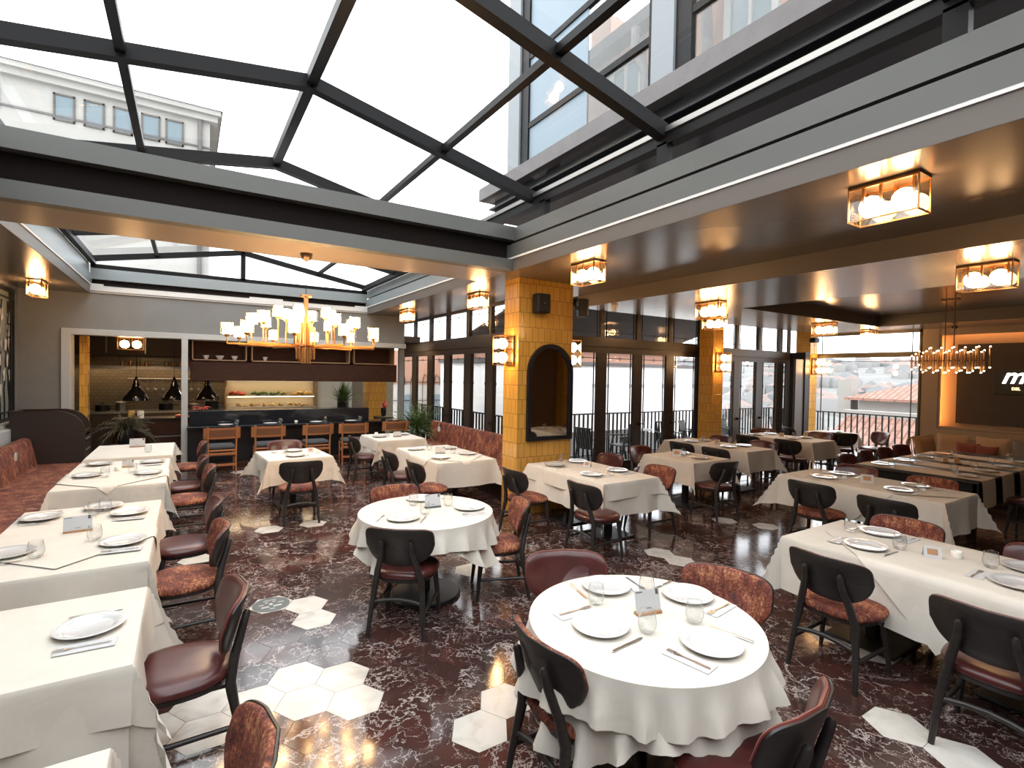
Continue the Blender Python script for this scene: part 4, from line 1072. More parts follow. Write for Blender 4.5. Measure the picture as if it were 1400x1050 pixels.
b.build('stems', M['grille'], sc); M['milk'] = mat('milk_glass', (.62,.60,.55), .3)
for k, (py, pz, ra) in enumerate(sorted(blooms, key=lambda q: -q[0])[:95]):
    b = MB(); n_ = 48
    b.add([(-.008-.0004*(k%5), py+.10*(.62+.38*abs(cos(2*(2*pi*i/n_)+ra*3)))*cos(2*pi*i/n_), pz+.12*(.62+.38*abs(cos(2*(2*pi*i/n_)+ra*3)))*sin(2*pi*i/n_)) for i in range(n_)], [tuple(range(n_))])
    b.build('flower', M['milk'], sc)

# ------------------------------------------------------------------ light fixtures
def make_fixture():
    root = empty('box_lamp'); L_, W_, H_ = .42, .19, .25
    b = MB(); b.box(-W_/2, W_/2, -L_/2, L_/2, -.018, 0); b.build('ceiling_plate', M['brass_dark'], root)
    b = MB(); e = .009
    for x in (-W_/2, W_/2-e):
        for y in (-L_/2, L_/2-e): b.box(x, x+e, y, y+e, -H_, -.018)
        b.box(x, x+e, -L_/2, L_/2, -H_, -H_+e); b.box(x, x+e, -L_/2, L_/2, -.03, -.018)
    for y in (-L_/2, L_/2-e): b.box(-W_/2, W_/2, y, y+e, -H_, -H_+e)
    b.build('frame', M['brass'], root)
    b = MB()
    for (x, y) in ((-.06,-.17),(.06,-.02),(-.06,.02),(.06,.17),(.07,-.12),(-.07,.12)): b.box(x-.008, x+.008, y-.008, y+.008, -.13, -.018)
    b.build('brass_rods', M['brass'], root)
    b = MB(); g = .003
    for x in (-W_/2+g, W_/2-g): b.add([(x,-L_/2,-H_),(x,L_/2,-H_),(x,L_/2,-.018),(x,-L_/2,-.018)], [(0,1,2,3)])
    for y in (-L_/2+g, L_/2-g): b.add([(-W_/2,y,-H_),(W_/2,y,-H_),(W_/2,y,-.018),(-W_/2,y,-.018)], [(0,1,2,3)])
    b.add([(-W_/2,-L_/2,-H_+g),(W_/2,-L_/2,-H_+g),(W_/2,L_/2,-H_+g),(-W_/2,L_/2,-H_+g)], [(0,1,2,3)])
    b.build('glass_box', M['amber_glass'], root)
    for y in (-.098, .098):
        b = MB(); b.sphere((0, y, -.145), .075, 20, 12); o_ = b.build('globe', M['globe'], root, smooth=80)
    return root
fx = make_fixture()
FX = [(4.02,1.62,ZC,0,'twin globe box lamp on the main ceiling at the upper right, largest in view'),
      (4.05,4.75,ZC,0,'twin globe box lamp on the ceiling just in front of the tiled pillar'),
      (4.13,7.65,ZC,0,'twin globe box lamp just left of the pillar, above the glass doors'),
      (4.0,10.6,ZC,0,'twin globe box lamp farthest along the strip beside the glass doors'),
      (-2.02,10.95,ZC,0,'twin globe box lamp on the left ceiling strip near the kitchen wall'),
      (6.54,1.78,ZL,0,'large twin globe box lamp on the lower ceiling at the right edge'),
      (6.72,5.02,ZL,0,'twin globe box lamp on the lower ceiling before the second pillar, larger of two'),
      (8.32,6.12,ZL,0,'small twin globe box lamp just behind and below the larger one by the second pillar'),
      (10.9,5.45,ZL,0,'twin globe box lamp on the lower ceiling near the corner pillar'),
      (13.16,5.6,ZL,radians(90),'twin globe box lamp on the ceiling before the picture window')]
for k, (x, y, z, rz, lb) in enumerate(FX):
    r_ = fx if k == 0 else dup(fx, (x, y, z), rz)
    r_.location = (x, y, z); r_.rotation_euler = (0,0,rz); tag(r_, lb, 'ceiling lamp', 'twin globe box lamps on the ceilings')
kl = dup(fx, (-.95, YK+.45, 2.60), radians(90)); tag(kl, 'twin globe box lamp under the head of the left kitchen opening', 'ceiling lamp', 'twin globe box lamps on the ceilings')
# wall sconces : the same box turned on its side
def sconce(x, y, z, d, lb):
    r_ = dup(fx, (x, y, z)); r_.name = 'wall_sconce'
    # local -z must point along d, local y vertical
    dz = -Vector(d); yv = Vector((0,0,1)); xv = yv.cross(dz)
    r_.rotation_euler = Matrix((xv, yv, dz)).transposed().to_euler(); tag(r_, lb, 'wall lamp', 'twin globe wall lamps on the pillars')
sconce(3.905, 6.22, 2.33, (-1,0,0), 'twin globe wall lamp on the left side of the mirror pillar')
sconce(4.875, 6.22, 2.33, (1,0,0), 'twin globe wall lamp on the right side of the mirror pillar, half hidden')
sconce(9.74, 7.045, 2.33, (0,-1,0), 'twin globe wall lamp on the second tiled pillar')
sconce(13.62, 7.045, 2.33, (0,-1,0), 'twin globe wall lamp on the corner pillar by the picture window')

# chandelier
cx, cy = 1.16, 6.34
cd_ = empty('chandelier', (cx, cy, ZC)); tag(cd_, 'large brass chandelier with three tiers of lit glass shades over the room', 'chandelier')
b = MB(); b.lathe([(1e-4,-.085),(.02,-.085),(.05,-.06),(.068,-.02),(.07,0)], 24); b.build('canopy', M['brass_dark'], cd_, smooth=50)
b = MB(); b.tube([(0,0,-.08),(0,0,-.5)], .004, 6); b.build('cable', M['grille'], cd_)
b = MB(); b.box(-.055,.055,-.055,.055,-.50,-.475); b.box(-.022,.022,-.022,.022,-1.10,-.5)
for k in range(10):
    a = 2*pi*k/10; b.box(.05*cos(a)-.006,.05*cos(a)+.006,.05*sin(a)-.006,.05*sin(a)+.006,-1.27,-.80+.1*(k%2))
    b.box(.10*cos(a)-.005,.10*cos(a)+.005,.10*sin(a)-.005,.10*sin(a)+.005,-1.22,-.85)
b.build('stem', M['brass'], cd_)
tiers = [(.80, -.97, 10, .0), (.56, -.84, 9, .2), (.30, -.745, 6, .1)]
for ti, (rr, zz, n_, ph) in enumerate(tiers):
    for k in range(n_):
        a = 2*pi*k/n_ + ph; x, y = rr*cos(a), rr*sin(a)
        b = MB(); b.bar((0,0,-1.07),(x,y,-1.07),.012,.02); b.tube([(x,y,-1.07),(x,y,zz-.03)],.007,6); b.lathe([(1e-4,-.03),(.02,-.03),(.026,0),(1e-4,.0)],10,(x,y,zz)); b.build('arm', M['brass'], cd_)
        b = MB(); b.lathe([(1e-4,.0),(.046,.0),(.046,.115),(1e-4,.115)], 16, (x,y,zz)); sh = b.build('lamp_shade', M['shade'], cd_, smooth=40)
        b = MB(); b.lathe([(.062,-.004),(.062,.125)], 16, (x,y,zz)); b.build('glass_sleeve', M['amber_glass'], sh, smooth=40)

# linear tube pendant in the tray
pc = (10.72, 3.36)
pd = empty('tube_chandelier', (*pc, ZL+.22)); tag(pd, 'brass bar chandelier of many vertical tubes with lit tips above the dark table', 'chandelier')
b = MB(); b.box(-.05,.05,-.12,.12,-.02,0, b=.004); b.build('canopy', M['brass_dark'], pd)
for y in (-.06,.06):
    b = MB(); b.tube([(0,y,-.02),(0,y,-1.02)], .009, 8); b.build('rod', M['brass_dark'], pd)
b = MB(); b.bar((0,-.50,-1.02),(0,.50,-1.02),.02,.02)
for y in (-.5,-.3,-.1,.1,.3,.5): b.bar((-.14,y,-1.02),(.14,y,-1.02),.012,.012)
b.build('bar', M['brass_dark'], pd)
for k in range(11):
    y = -.52+.104*k
    for q, x in enumerate((-.13, 0, .13)):
        if (k in (0,10) and q != 1): continue
        dz = (.0, .05, -.03)[(k+q)%3]; hh = .16 if k not in (9,10) else .11
        b = MB(); b.tube([(x,y,-1.02+dz-hh),(x,y,-1.02+dz+hh)], .015, 8); tb = b.build('tube', M['brass'], pd)
        b = MB(); b.sphere((x,y,-1.02+dz-hh-.004), .0125, 8, 6); b.build('lit_tip', M['bulb'], tb)
        b = MB(); b.sphere((x,y,-1.02+dz+hh+.004), .0125, 8, 6); b.build('lit_tip', M['bulb'], tb)

# ceiling small fittings
def speaker(x, y, z, w_, h_, lb, rot=0):
    r_ = empty('loudspeaker', (x, y, z), rot); tag(r_, lb, 'loudspeaker', 'black loudspeakers on the pillars')
    b = MB(); b.box(-w_/2, w_/2, -.14, 0, -h_/2, h_/2, b=.012); b.build('cabinet', M['black'], r_)
    b = MB(); b.box(-w_/2+.012, w_/2-.012, -.146, -.139, -h_/2+.012, h_/2-.012, b=.002); b.build('grille', M['grille'], r_)
    b = MB(); b.box(-.008,.008,-.149,-.145,-.006,.006); b.build('badge', M['steel_dull'], r_)
    b = MB(); b.bar((0,0,0),(0,.05,0),.05,.05); b.build('bracket', M['black'], r_)
speaker(4.22, 6.0, 3.0, .22, .27, 'black square loudspeaker high on the front of the mirror pillar')
speaker(4.93, 6.0, 3.0, .22, .26, 'black loudspeaker at the right corner of the mirror pillar, turned sideways', radians(62))
speaker(13.30, 6.95, 2.98, .22, .12, 'small black loudspeaker under the lamp by the corner pillar')
b = MB(); b.lathe([(1e-4,-.11),(.03,-.10),(.05,-.06),(.052,-.03),(.06,-.028),(.06,0)], 20)
o_ = b.build('security_camera', M['plate'], None, (5.86, 6.2, ZL), smooth=50); tag(o_, 'white dome security camera on the lower ceiling beside the pillar', 'security camera')
b = MB(); b.tube([(0,0,0),(.0,0,-.05)], .012, 8); b.tube([(-.06,0,-.05),(.06,0,-.05)], .035, 10)
o_ = b.build('spotlight', M['black'], None, (13.0, 4.0, ZL)); tag(o_, 'small black spotlight on the ceiling behind the tube chandelier', 'spotlight')

# sign on the right wall
sg = empty('wall_sign', (XR+.13, 3.4, 2.02)); tag(sg, 'black sign with white script lettering on the dark recessed wall, cut by the picture edge', 'sign')
b = MB(); b.box(-.04, 0, -1.2, .22, -.26, .28, b=.006); b.build('sign_board', mat('sign_black', (.008,.007,.007), .5), sg)
def text(body, size, loc, m_, shear=0, nm='lettering', ext=.006):
    cu = bpy.data.curves.new(nm, 'FONT'); cu.body = body; cu.size = size; cu.shear = shear; cu.extrude = ext; cu.offset = .004*size*10*.3
    tmp = bpy.data.objects.new('t', cu); COL.objects.link(tmp)
    dg = bpy.context.evaluated_depsgraph_get(); me = bpy.data.meshes.new_from_object(tmp.evaluated_get(dg))
    bpy.data.objects.remove(tmp); me.materials.clear(); me.materials.append(m_)
    o = bpy.data.objects.new(nm, me); COL.objects.link(o); o.parent = sg
    o.matrix_local = Matrix(((0,0,-1,loc[0]),(-1,0,0,loc[1]),(0,1,0,loc[2]),(0,0,0,1)))
    return o
text('m', .44, (-.046,.10,-.03), mat('lit_white_letters', (1,1,1), .5, emit=(1,.93,.84), es=1.6), .35)
text('DEL', .075, (-.046,-.06,-.165), mat('lit_amber_letters', (1,.8,.4), .5, emit=(1,.55,.18), es=1.2), 0)

# ------------------------------------------------------------------ rattan bench with cushions
rb = empty('rattan_bench', (12.6, 3.0, 0)); tag(rb, 'rattan framed bench along the right wall holding a row of cushions', 'bench')
M['rattan'] = mat('pale_rattan', (.42,.30,.19), .5)
b = MB(); b.box(-.45, .45, -2.6, 1.25, .26, .42, b=.03); b.build('seat_cushion', mat('brown_seat_cloth', (.10,.06,.04), .9), rb)
b = MB()
for x in (-.5,.45):
    for y in (-2.5, 1.3): b.tube([(x,y,0),(x,y,.42)], .016, 8)
b.tube([(-.5,-2.5,.26),(-.5,1.3,.26),(.45,1.3,.26)], .014, 8); b.tube([(.5,1.3,.86),(.5,-2.6,.86)], .016, 8)
b.tube([(-.62,1.32,.42),(-.66,1.36,.80),(-.60,1.36,.88),(.42,1.36,.88),(.5,1.3,.86)], .016, 8); b.tube([(-.62,1.32,.42),(.45,1.32,.42)], .014, 8)
b.build('frame', M['rattan'], rb)
for k in range(11):
    x = -.55+.1*k; b = MB(); b.tube([(x,1.32,.42),(x-.05,1.36,.88)], .009, 6); b.build('spindle', M['rattan'], rb)
for k in range(18):
    y = 1.2-.2*k; b = MB(); b.tube([(.47,y,.42),(.5,y,.86)], .009, 6); b.build('spindle', M['rattan'], rb)
def cushion(x, y, z, w_, h_, rz, m_, lb, tilt=.28, t=.075):
    b = MB(); n_ = 12
    def f(s):
        def g(u, v):
            a, c_ = 2*u-1, 2*v-1; k = max(0, (1-a**4)*(1-c_**4))**.5; pin = 1 + .06*(abs(a)*abs(c_))-.04*(1-abs(a*c_))
            return (s*t*k + (c_*h_/2)*tilt, a*w_/2*pin, c_*h_/2*pin)
        return g
    b.grid(f(-1), n_, n_); b.grid(f(1), n_, n_)
    o_ = b.build('cushion', m_, None, (x, y, z), rz, smooth=60); tag(o_, lb, 'cushion', 'cushions on the rattan bench'); return o_
M['cush_tan'] = noise_mat('tan_cushion', [(.3,(.42,.27,.16)),(.7,(.48,.31,.19))], 60, .9)
M['cush_orange'] = noise_mat('tan_orange_cushion', [(.3,(.44,.23,.11)),(.7,(.50,.27,.13))], 60, .9)
M['cush_red'] = noise_mat('brick_red_cushion', [(.3,(.20,.05,.035)),(.7,(.25,.07,.045))], 60, .9)
M['cush_grey'] = noise_mat('grey_brown_cushion', [(.3,(.18,.15,.13)),(.7,(.22,.185,.16))], 60, .9)
cushion(12.32, 4.18, .68, .46, .44, radians(68), M['cush_orange'], 'orange tan cushion leaning on the open rattan end of the bench')
cushion(12.90, 3.93, .70, .50, .48, radians(10), M['cush_tan'], 'tan cushion second on the bench, beside the orange tan one')
cushion(12.74, 3.66, .64, .34, .34, radians(4), M['cush_red'], 'small brick red cushion leaning on the tan ones, left of its pair')
cushion(12.72, 3.38, .63, .32, .32, 0, M['cush_red'], 'small brick red cushion leaning on the tan ones, right of its pair')
cushion(12.91, 3.34, .70, .50, .48, 0, M['cush_tan'], 'tan cushion to the right of the brick red pair')
cushion(12.91, 2.84, .70, .50, .48, 0, M['cush_grey'], 'grey brown cushion at the right picture edge')

# ------------------------------------------------------------------ bar counter, oak chairs
bc = empty('bar_counter', (1.9, 12.0, 0)); tag(bc, 'black bar counter with a raised ledge in front of the open kitchen', 'bar counter')
b = MB(); b.box(-1.88, 2.48, -.02, .5, 0, .82); b.build('counter_front', mat('black_panel', (.012,.012,.014), .3), bc)
b = MB(); b.box(-1.9, 2.50, -.32, .2, .82, .86, b=.004); b.build('counter_top', mat('black_stone', (.010,.011,.014), .08), bc)
b = MB(); b.box(-1.86, 1.75, .12, .5, .86, 1.14, b=.004); b.build('raised_ledge', mat('black_glass', (.012,.014,.018), .06), bc)
b = MB(); b.add([(-1.85,.14,1.14),(1.0,.14,1.14),(1.0,.14,1.30),(-1.85,.14,1.30)], [(0,1,2,3)]); b.build('glass_screen', M['glass'], bc)
b = MB(); b.box(-1.8, 2.4, -.25, -.03, 0, .10); b.build('foot_step', M['walnut'], bc)
M['panel_brown'] = mat('brown_woven_panel', (.17,.075,.035), .6)
def oak_chair(label):
    r_ = empty('bar_chair'); 
    for s in (-1,1):
        b = MB(); b.tube([(s*.235,-.24,0),(s*.235,-.21,.45),(s*.24,-.27,.90)], [.015,.019,.015], 8); b.build('leg', M['oak'], r_, smooth=50)
        b = MB(); b.tube([(s*.235,.20,0),(s*.235,.20,.46)], [.014,.018], 8); b.build('leg', M['oak'], r_, smooth=50)
        b = MB(); b.bar((s*.235,-.21,.30),(s*.235,.20,.30),.02,.035); b.build('stretcher', M['oak'], r_)
    for y, z in ((-.225,.38),(-.235,.17),(.2,.3)):
        b = MB(); b.bar((-.235,y,z),(.235,y,z),.022,.042); b.build('stretcher', M['oak'], r_)
    b = MB(); b.box(-.24,.24,-.21,.22,.425,.455, b=.004); b.build('seat_frame', M['oak'], r_)
    b = MB(); b.box(-.235,.235,-.20,.22,.455,.54, b=.03); b.build('seat', M['grey_cush'], r_, smooth=60)
    b = MB(); fn = lambda o: (lambda u, v: ((u-.5)*.62, -.265+.35*((u-.5)*.62)**2*2.2-.03*v+o, .67+.21*v))
    b.grid(fn(-.014), 12, 3); b.grid(fn(.010), 12, 3)
    b.grid(lambda u, v: ((u-.5)*.62, -.265+.35*((u-.5)*.62)**2*2.2-.03+(-.014+.024*v), .88), 12, 1); b.grid(lambda u, v: ((u-.5)*.62, -.265+.35*((u-.5)*.62)**2*2.2+(-.014+.024*v), .67), 12, 1)
    b.build('backrest', M['oak'], r_, smooth=40)
    b = MB(); b.grid(lambda u, v: ((u-.5)*.44, -.265+.35*((u-.5)*.44)**2*2.2-.03*(.18+.64*v)-.0155, .67+.21*(.18+.64*v)), 10, 1); b.build('back_panel', M['panel_brown'], r_, smooth=40)
    return r_
oc = oak_chair('')
names = ['leftmost oak bar chair with grey seat, beside the pale kitchen post', 'second oak bar chair from the pale kitchen post', 'third oak bar chair, in the middle of the row of five', 'fourth oak bar chair from the pale kitchen post', 'fifth oak bar chair, at the right end near the palm']
for k, (x, y) in enumerate(((.56,11.42),(1.38,11.40),(2.30,11.38),(3.06,11.36),(4.02,11.5))):
    r_ = oc if k == 0 else dup(oc, (x, y, 0))
    r_.location = (x, y, 0); r_.rotation_euler = (0,0,radians((2,-2,3,-6,0)[k])); tag(r_, names[k], 'chair', 'oak chairs along the bar')
    zt_ = .86
    if k < 4:
        item('p', x+.10, 11.83, zt_+.0015, 0, 'on the bar in front of the %s oak chair' % ('first','second','third','fourth')[k])
        item('g', x+.30, 11.85, zt_+.0015, 0, 'on the bar in front of the %s oak chair' % ('first','second','third','fourth')[k])
cup(2.0, 11.9, 'glowing on the bar between the second and third oak chairs', .86)

# ------------------------------------------------------------------ kitchen behind
b = MB(); b.box(XL, XA+.6, 16.0, 16.2, 0, 3.2)
S('wall_kitchen', b, M['kitchen_tile'], 'tiled back wall of the open kitchen')
b = MB(); b.box(XL-.2, XL, YK, 16.2, 0, 3.2); b.box(XL, XA, YK+.12, 16.2, 2.75, 2.9)
S('wall_kitchen_side', b, M['wall_dark'])
b = MB(); b.box(-1.72, -1.60, YK+.35, YK+.60, 0, 2.58); S('tiled_jamb_wall', b, M['mustard']).__setitem__('label','narrow mustard tiled jamb at the left of the kitchen opening')
# walnut bulkhead with open shelf frames
bh = empty('bulkhead_shelf', (2.25, YK+.2, 1.75)); tag(bh, 'walnut bulkhead over the bar with a row of oak framed open shelves', 'shelf')
b = MB(); b.box(-2.2, 2.17, .0, .05, 0, .42); b.box(-2.2, 2.17, .3, .34, .42, .84); b.box(-2.2,2.17,0,.34,.40,.42); b.build('panel', M['walnut'], bh)
for k in range(4):
    x0 = -2.17+1.09*k; x1 = x0+1.0
    b = MB(); e = .022
    b.box(x0,x0+e,-.03,.28,.42,.84); b.box(x1-e,x1,-.03,.28,.42,.84); b.box(x0,x1,-.03,.28,.42,.42+e); b.box(x0,x1,-.03,.28,.82,.84)
    b.build('shelf_frame', noise_mat('oak_trim', [(.3,(.26,.15,.08)),(.7,(.33,.20,.11))], 8, .5) if k == 0 else bpy.data.materials['oak_trim'], bh)
for k, (x, rr) in enumerate(((.33,.055),(.58,.075),(.86,.06),(1.45,.05))):
    b = MB(); b.lathe([(1e-4,0),(rr*.5,0),(rr,.06),(rr*1.1,.085),(rr,.085),(rr*.9,.06),(1e-4,.02)], 20)
    o_ = b.build('bowl', M['plate'], None, (x, YK+.33, 2.195), smooth=50); tag(o_, 'white bowl on the bulkhead shelf, %s from the left' % ('first','second','third','fourth')[k], 'bowl', 'bowls on the bulkhead shelf')
# upper dark cupboards in left opening with a shelf of glasses
kc = empty('wall_cupboard', (-.75, 15.6, 2.0)); tag(kc, 'dark wall cupboards with a lit lower shelf at the back of the kitchen', 'cupboard')
b = MB(); b.box(-1.6, 3.0, .0, .38, .28, .85); b.build('body', M['wall_dark'], kc)
b = MB(); b.box(-1.6, 3.0, -.02, .38, .0, .03); b.build('shelf', M['steel_dull'], kc)
b = MB(); b.box(-1.5, 2.9, .1, .13, -.02, -.003); b.build('light_strip', mat('cupboard_led', (1,.8,.5), .5, emit=(1,.68,.38), es=5), kc)
b = MB(); b.box(-1.6, 3.0, -.04, -.02, -.05, .03); b.build('front_lip', M['steel_dull'], kc)
for k in range(6):
    b = MB(); b.box(-1.58+.76*k, -.86+.76*k, -.02, 0, .30, .84); d_ = b.build('door', M['wall_dark'], kc)
    b = MB(); b.box(-.90+.76*k, -.88+.76*k, -.035, -.02, .34, .8); b.build('handle', M['steel_dull'], d_)
for k in range(9):
    x = -1.35+.16*k+(.25 if k > 3 else 0)
    b = MB(); b.lathe([(1e-4,0),(.03,0),(.034,.12),(.031,.12),(.028,.01)], 12)
    o_ = b.build('copper_cup', M['brass'], None, (x, 15.75, 2.032), smooth=40); tag(o_, 'small copper cup on the back kitchen shelf, number %d along from the left' % (k+1), 'cup', 'copper cups on the kitchen shelf')
# back worktop with drawers
kb = empty('kitchen_counter', (0, 15.2, 0)); tag(kb, 'steel topped back kitchen counter with dark drawers', 'kitchen counter')
b = MB(); b.box(-2.2, 2.9, .02, .75, 0, .90); b.build('body', M['wall_dark'], kb)
b = MB(); b.box(-2.2, 2.9, -.02, .78, .90, .95); b.build('worktop', M['steel_dull'], kb)
# front island in the left opening
ki = empty('kitchen_island', (-.7, 13.3, 0)); tag(ki, 'dark walnut island with steel handles seen through the left kitchen opening', 'kitchen island')
b = MB(); b.box(-.6, 1.3, 0, .6, 0, .88); b.build('body', M['walnut'], ki)
b = MB(); b.box(-.62, 1.32, -.02, .62, .88, .92); b.build('worktop', M['black'], ki)
for x0, x1, z in ((-.58,.05,.70),(.08,.66,.55),(.69,1.28,.70)):
    b = MB(); b.box(x0, x1, -.02, 0, .08, z); d_ = b.build('drawer', M['walnut'], ki)
    b = MB(); b.box(x0+.02, x1-.02, -.04, -.02, z-.03, z-.005); b.build('handle', M['steel_dull'], d_)
# pendant lamps over the pass
for k, (x, y) in enumerate(((-.95,14.0),(-.25,14.0),(.40,14.0))):
    r_ = empty('pendant_lamp', (x, y, 2.40)); tag(r_, 'black cone pendant lamp in the kitchen, %s' % ('leftmost','middle one','the one right of the pale post')[k], 'pendant lamp', 'black kitchen pendants')
    b = MB(); b.tube([(0,0,.35),(0,0,-.62)], .006, 6); b.build('cord', M['black'], r_)
    b = MB(); b.lathe([(.015,-.60),(.03,-.64),(.07,-.78),(.09,-.86),(.18,-.98),(.24,-1.08),(.245,-1.13),(.22,-1.08),(.17,-.99)], 24); b.build('lamp_shade', mat('gloss_black', (.01,.01,.01), .12) if k == 0 else bpy.data.materials['gloss_black'], r_, smooth=50)
    b = MB(); b.sphere((0,0,-1.05), .045, 12, 8); b.build('bulb', mat('kitchen_bulb', (1,.8,.5), .5, emit=(1,.6,.28), es=25) if k == 0 else bpy.data.materials['kitchen_bulb'], r_)
# lit food display
fd = empty('food_display', (1.6, 13.6, .95)); tag(fd, 'lit glass food display with two shelves behind the bar', 'food display')
b = MB(); b.box(-.85, 1.15, -.2, .25, -.95, .10); b.build('cabinet', M['black'], fd)
for z in (.42, .80):
    b = MB(); b.box(-.85, 1.15, 0, .25, z-.012, z); b.build('shelf', M['brass'], fd)
b = MB()
for x in (-.85, 1.13): b.box(x, x+.02, 0, .02, .1, .82); b.box(x, x+.02, .23, .25, .1, .82)
b.build('frame', M['brass'], fd)
b = MB(); b.box(-.8, 1.1, .02, .10, .775, .787); b.build('light_strip', mat('display_led', (1,.9,.7), .5, emit=(1,.78,.5), es=3), fd)
b = MB(); b.box(-.82, 1.12, -.15, .0, .10, .16); b.build('tray', M['steel'], fd)
b = MB(); b.box(-.84, 1.14, .251, .262, .10, .80); b.build('back_panel', mat('cream_panel', (.40,.34,.24), .4), fd)
b = MB(); b.box(-.8, 1.1, .02, .08, .395, .407); b.build('light_strip', bpy.data.materials['display_led'], fd)
r4 = random.Random(5)
foods = [('red', 'tomatoes', -.75, -.45, .42), ('green', 'herbs', -.3, .4, .42), ('yellow', 'bread', .45, 1.05, .42), ('yellow', 'pastries', -.7, 1.0, .16)]
for mk_, nm, xa, xb, z in foods:
    b = MB()
    for k in range(26 if nm != 'pastries' else 34):
        x = r4.uniform(xa, xb); y = r4.uniform(.05,.2) if z > .2 else r4.uniform(-.12,.0); s_ = r4.uniform(.02,.045)
        b.sphere((x, y, z+s_*.8+r4.uniform(0,.05)), s_, 7, 5)
    o_ = b.build(nm, M[mk_], None, (1.6, 13.6, .95)); tag(o_, {'tomatoes':'heap of red tomatoes on the lit display shelf','herbs':'heap of green herbs on the lit display shelf','bread':'heap of yellow breads on the lit display shelf','pastries':'row of baked pieces in the steel tray of the display'}[nm], 'food', kind='stuff')
# partition, doorway and tiled column at the right of the kitchen
b = MB(); b.box(2.95, 3.02, 14.4, 15.9, 0, 2.75); b.box(3.02, 4.1, 15.3, 15.4, 0, 2.75)
S('wall_kitchen_partition', b, mat('grey_panel', (.46,.45,.39), .5), 'grey panelled partition behind the bar')
b = MB(); b.box(4.02, 4.5, 13.4, 13.9, 0, 2.75); o_ = b.build('tiled_pillar', M['mustard']); tag(o_, 'mustard tiled pillar at the right end of the bar kitchen', 'pillar', kind='structure')
for k, (x, y) in enumerate(((3.45,13.6),(4.1,13.2),(1.5,14.6))):  # unseen lamps added to brighten the dim back of the kitchen
    b = MB(); b.lathe([(1e-4,-.012),(.09,-.012),(.11,0),(1e-4,0)], 20)
    tag(b.build('added_fill_light', mat('added_fill_glow', (1,.9,.75), .5, emit=(1,.86,.68), es=22) if k == 0 else bpy.data.materials['added_fill_glow'], None, (x, y, 2.748)), 'added unseen round fill light in the kitchen ceiling, %s' % ('above the grey partition','nearest the mustard column','above the food display')[k], 'ceiling lamp', 'added kitchen fill lights')
# leaf plants
def plant(name, x, y, z, label, cat, n_, ln, m_, pot_r, pot_h, droop=1.0, seed=1, potm='black', wd=.02, lift=.9):
    r_ = empty(name, (x, y, z)); tag(r_, label, cat); q = random.Random(seed)
    b = MB(); b.lathe([(1e-4,0),(pot_r*.7,0),(pot_r,pot_h*.5),(pot_r*.95,pot_h),(pot_r*.85,pot_h),(pot_r*.8,pot_h*.9),(1e-4,pot_h*.88)], 24); b.build('pot', M[potm], r_, smooth=50)
    b = MB()
    for k in range(n_):
        a = q.uniform(0, 2*pi); L_ = ln*q.uniform(.55,1); el = q.uniform(.25, lift*1.5); d_ = droop*q.uniform(.5,1.2)
        pts = []; N_ = 7
        for i in range(N_+1):
            t_ = i/N_; rr = L_*t_*cos(el)*1.0; zz = pot_h*.9 + L_*(t_*sin(el)*1.15 - d_*.55*t_*t_)
            pts.append(Vector((rr*cos(a), rr*sin(a), zz)))
        sd = Vector((-sin(a), cos(a), 0))
        vs = []
        for i, p in enumerate(pts):
            w2 = wd*(1-(i/N_)**2)*.5+.001; vs += [tuple(p-sd*w2), tuple(p+sd*w2)]
        b.add(vs, [(2*i,2*i+1,2*i+3,2*i+2) for i in range(N_)])
        if wd < .02:  # feathered fronds
            for i in range(2, N_+1):
                for s in (-1,1):
                    p = pts[i]; e = p + sd*s*.11*(1.1-i/N_) + (pts[i]-pts[i-1])*1.1 + Vector((0,0,-.04)); w3 = Vector((0,0,.009)); u = (pts[i]-pts[i-1])*.22
                    b.add([tuple(p-u), tuple(e), tuple(p+u)], [(0,1,2)])
    b.build('foliage', M[m_], r_)
plant('potted_palm', 4.68, 11.62, 0, 'feathery green potted palm between the bar and the right banquette', 'plant', 190, 1.25, 'green', .2, .55, 1.1, 3, 'walnut', .012, .95)
plant('potted_grass', -1.05, YK+.66, .45, 'dusky arching plant in a dark bowl in the left kitchen opening', 'plant', 110, .62, 'dull_green', .16, .30, 1.3, 6, 'black', .012, .9)
b = MB(); b.box(-1.30,-.80, YK+.42, YK+.9, 0, .45, b=.01); o_ = b.build('plant_stand', M['stone'], None); tag(o_, 'stone block under the dusky arching plant', 'plant stand')
plant('flower_vase', 4.25, 12.85, .86, 'dark vase of red flowers at the right end of the bar', 'vase', 30, .30, 'red', .07, .22, .5, 8, 'black', .03, 1.3)
b = MB(); b.box(4.05,4.45,12.65,13.05,0,.86); tag(b.build('side_cabinet', M['walnut']), 'small walnut cabinet under the vase of red flowers', 'cabinet')
plant('indoor_tree', 3.62, 14.4, .0, 'leafy green tree behind the bar near the mustard column', 'plant', 160, .70, 'green', .16, 1.25, .5, 12, 'black', .05, 1.5)
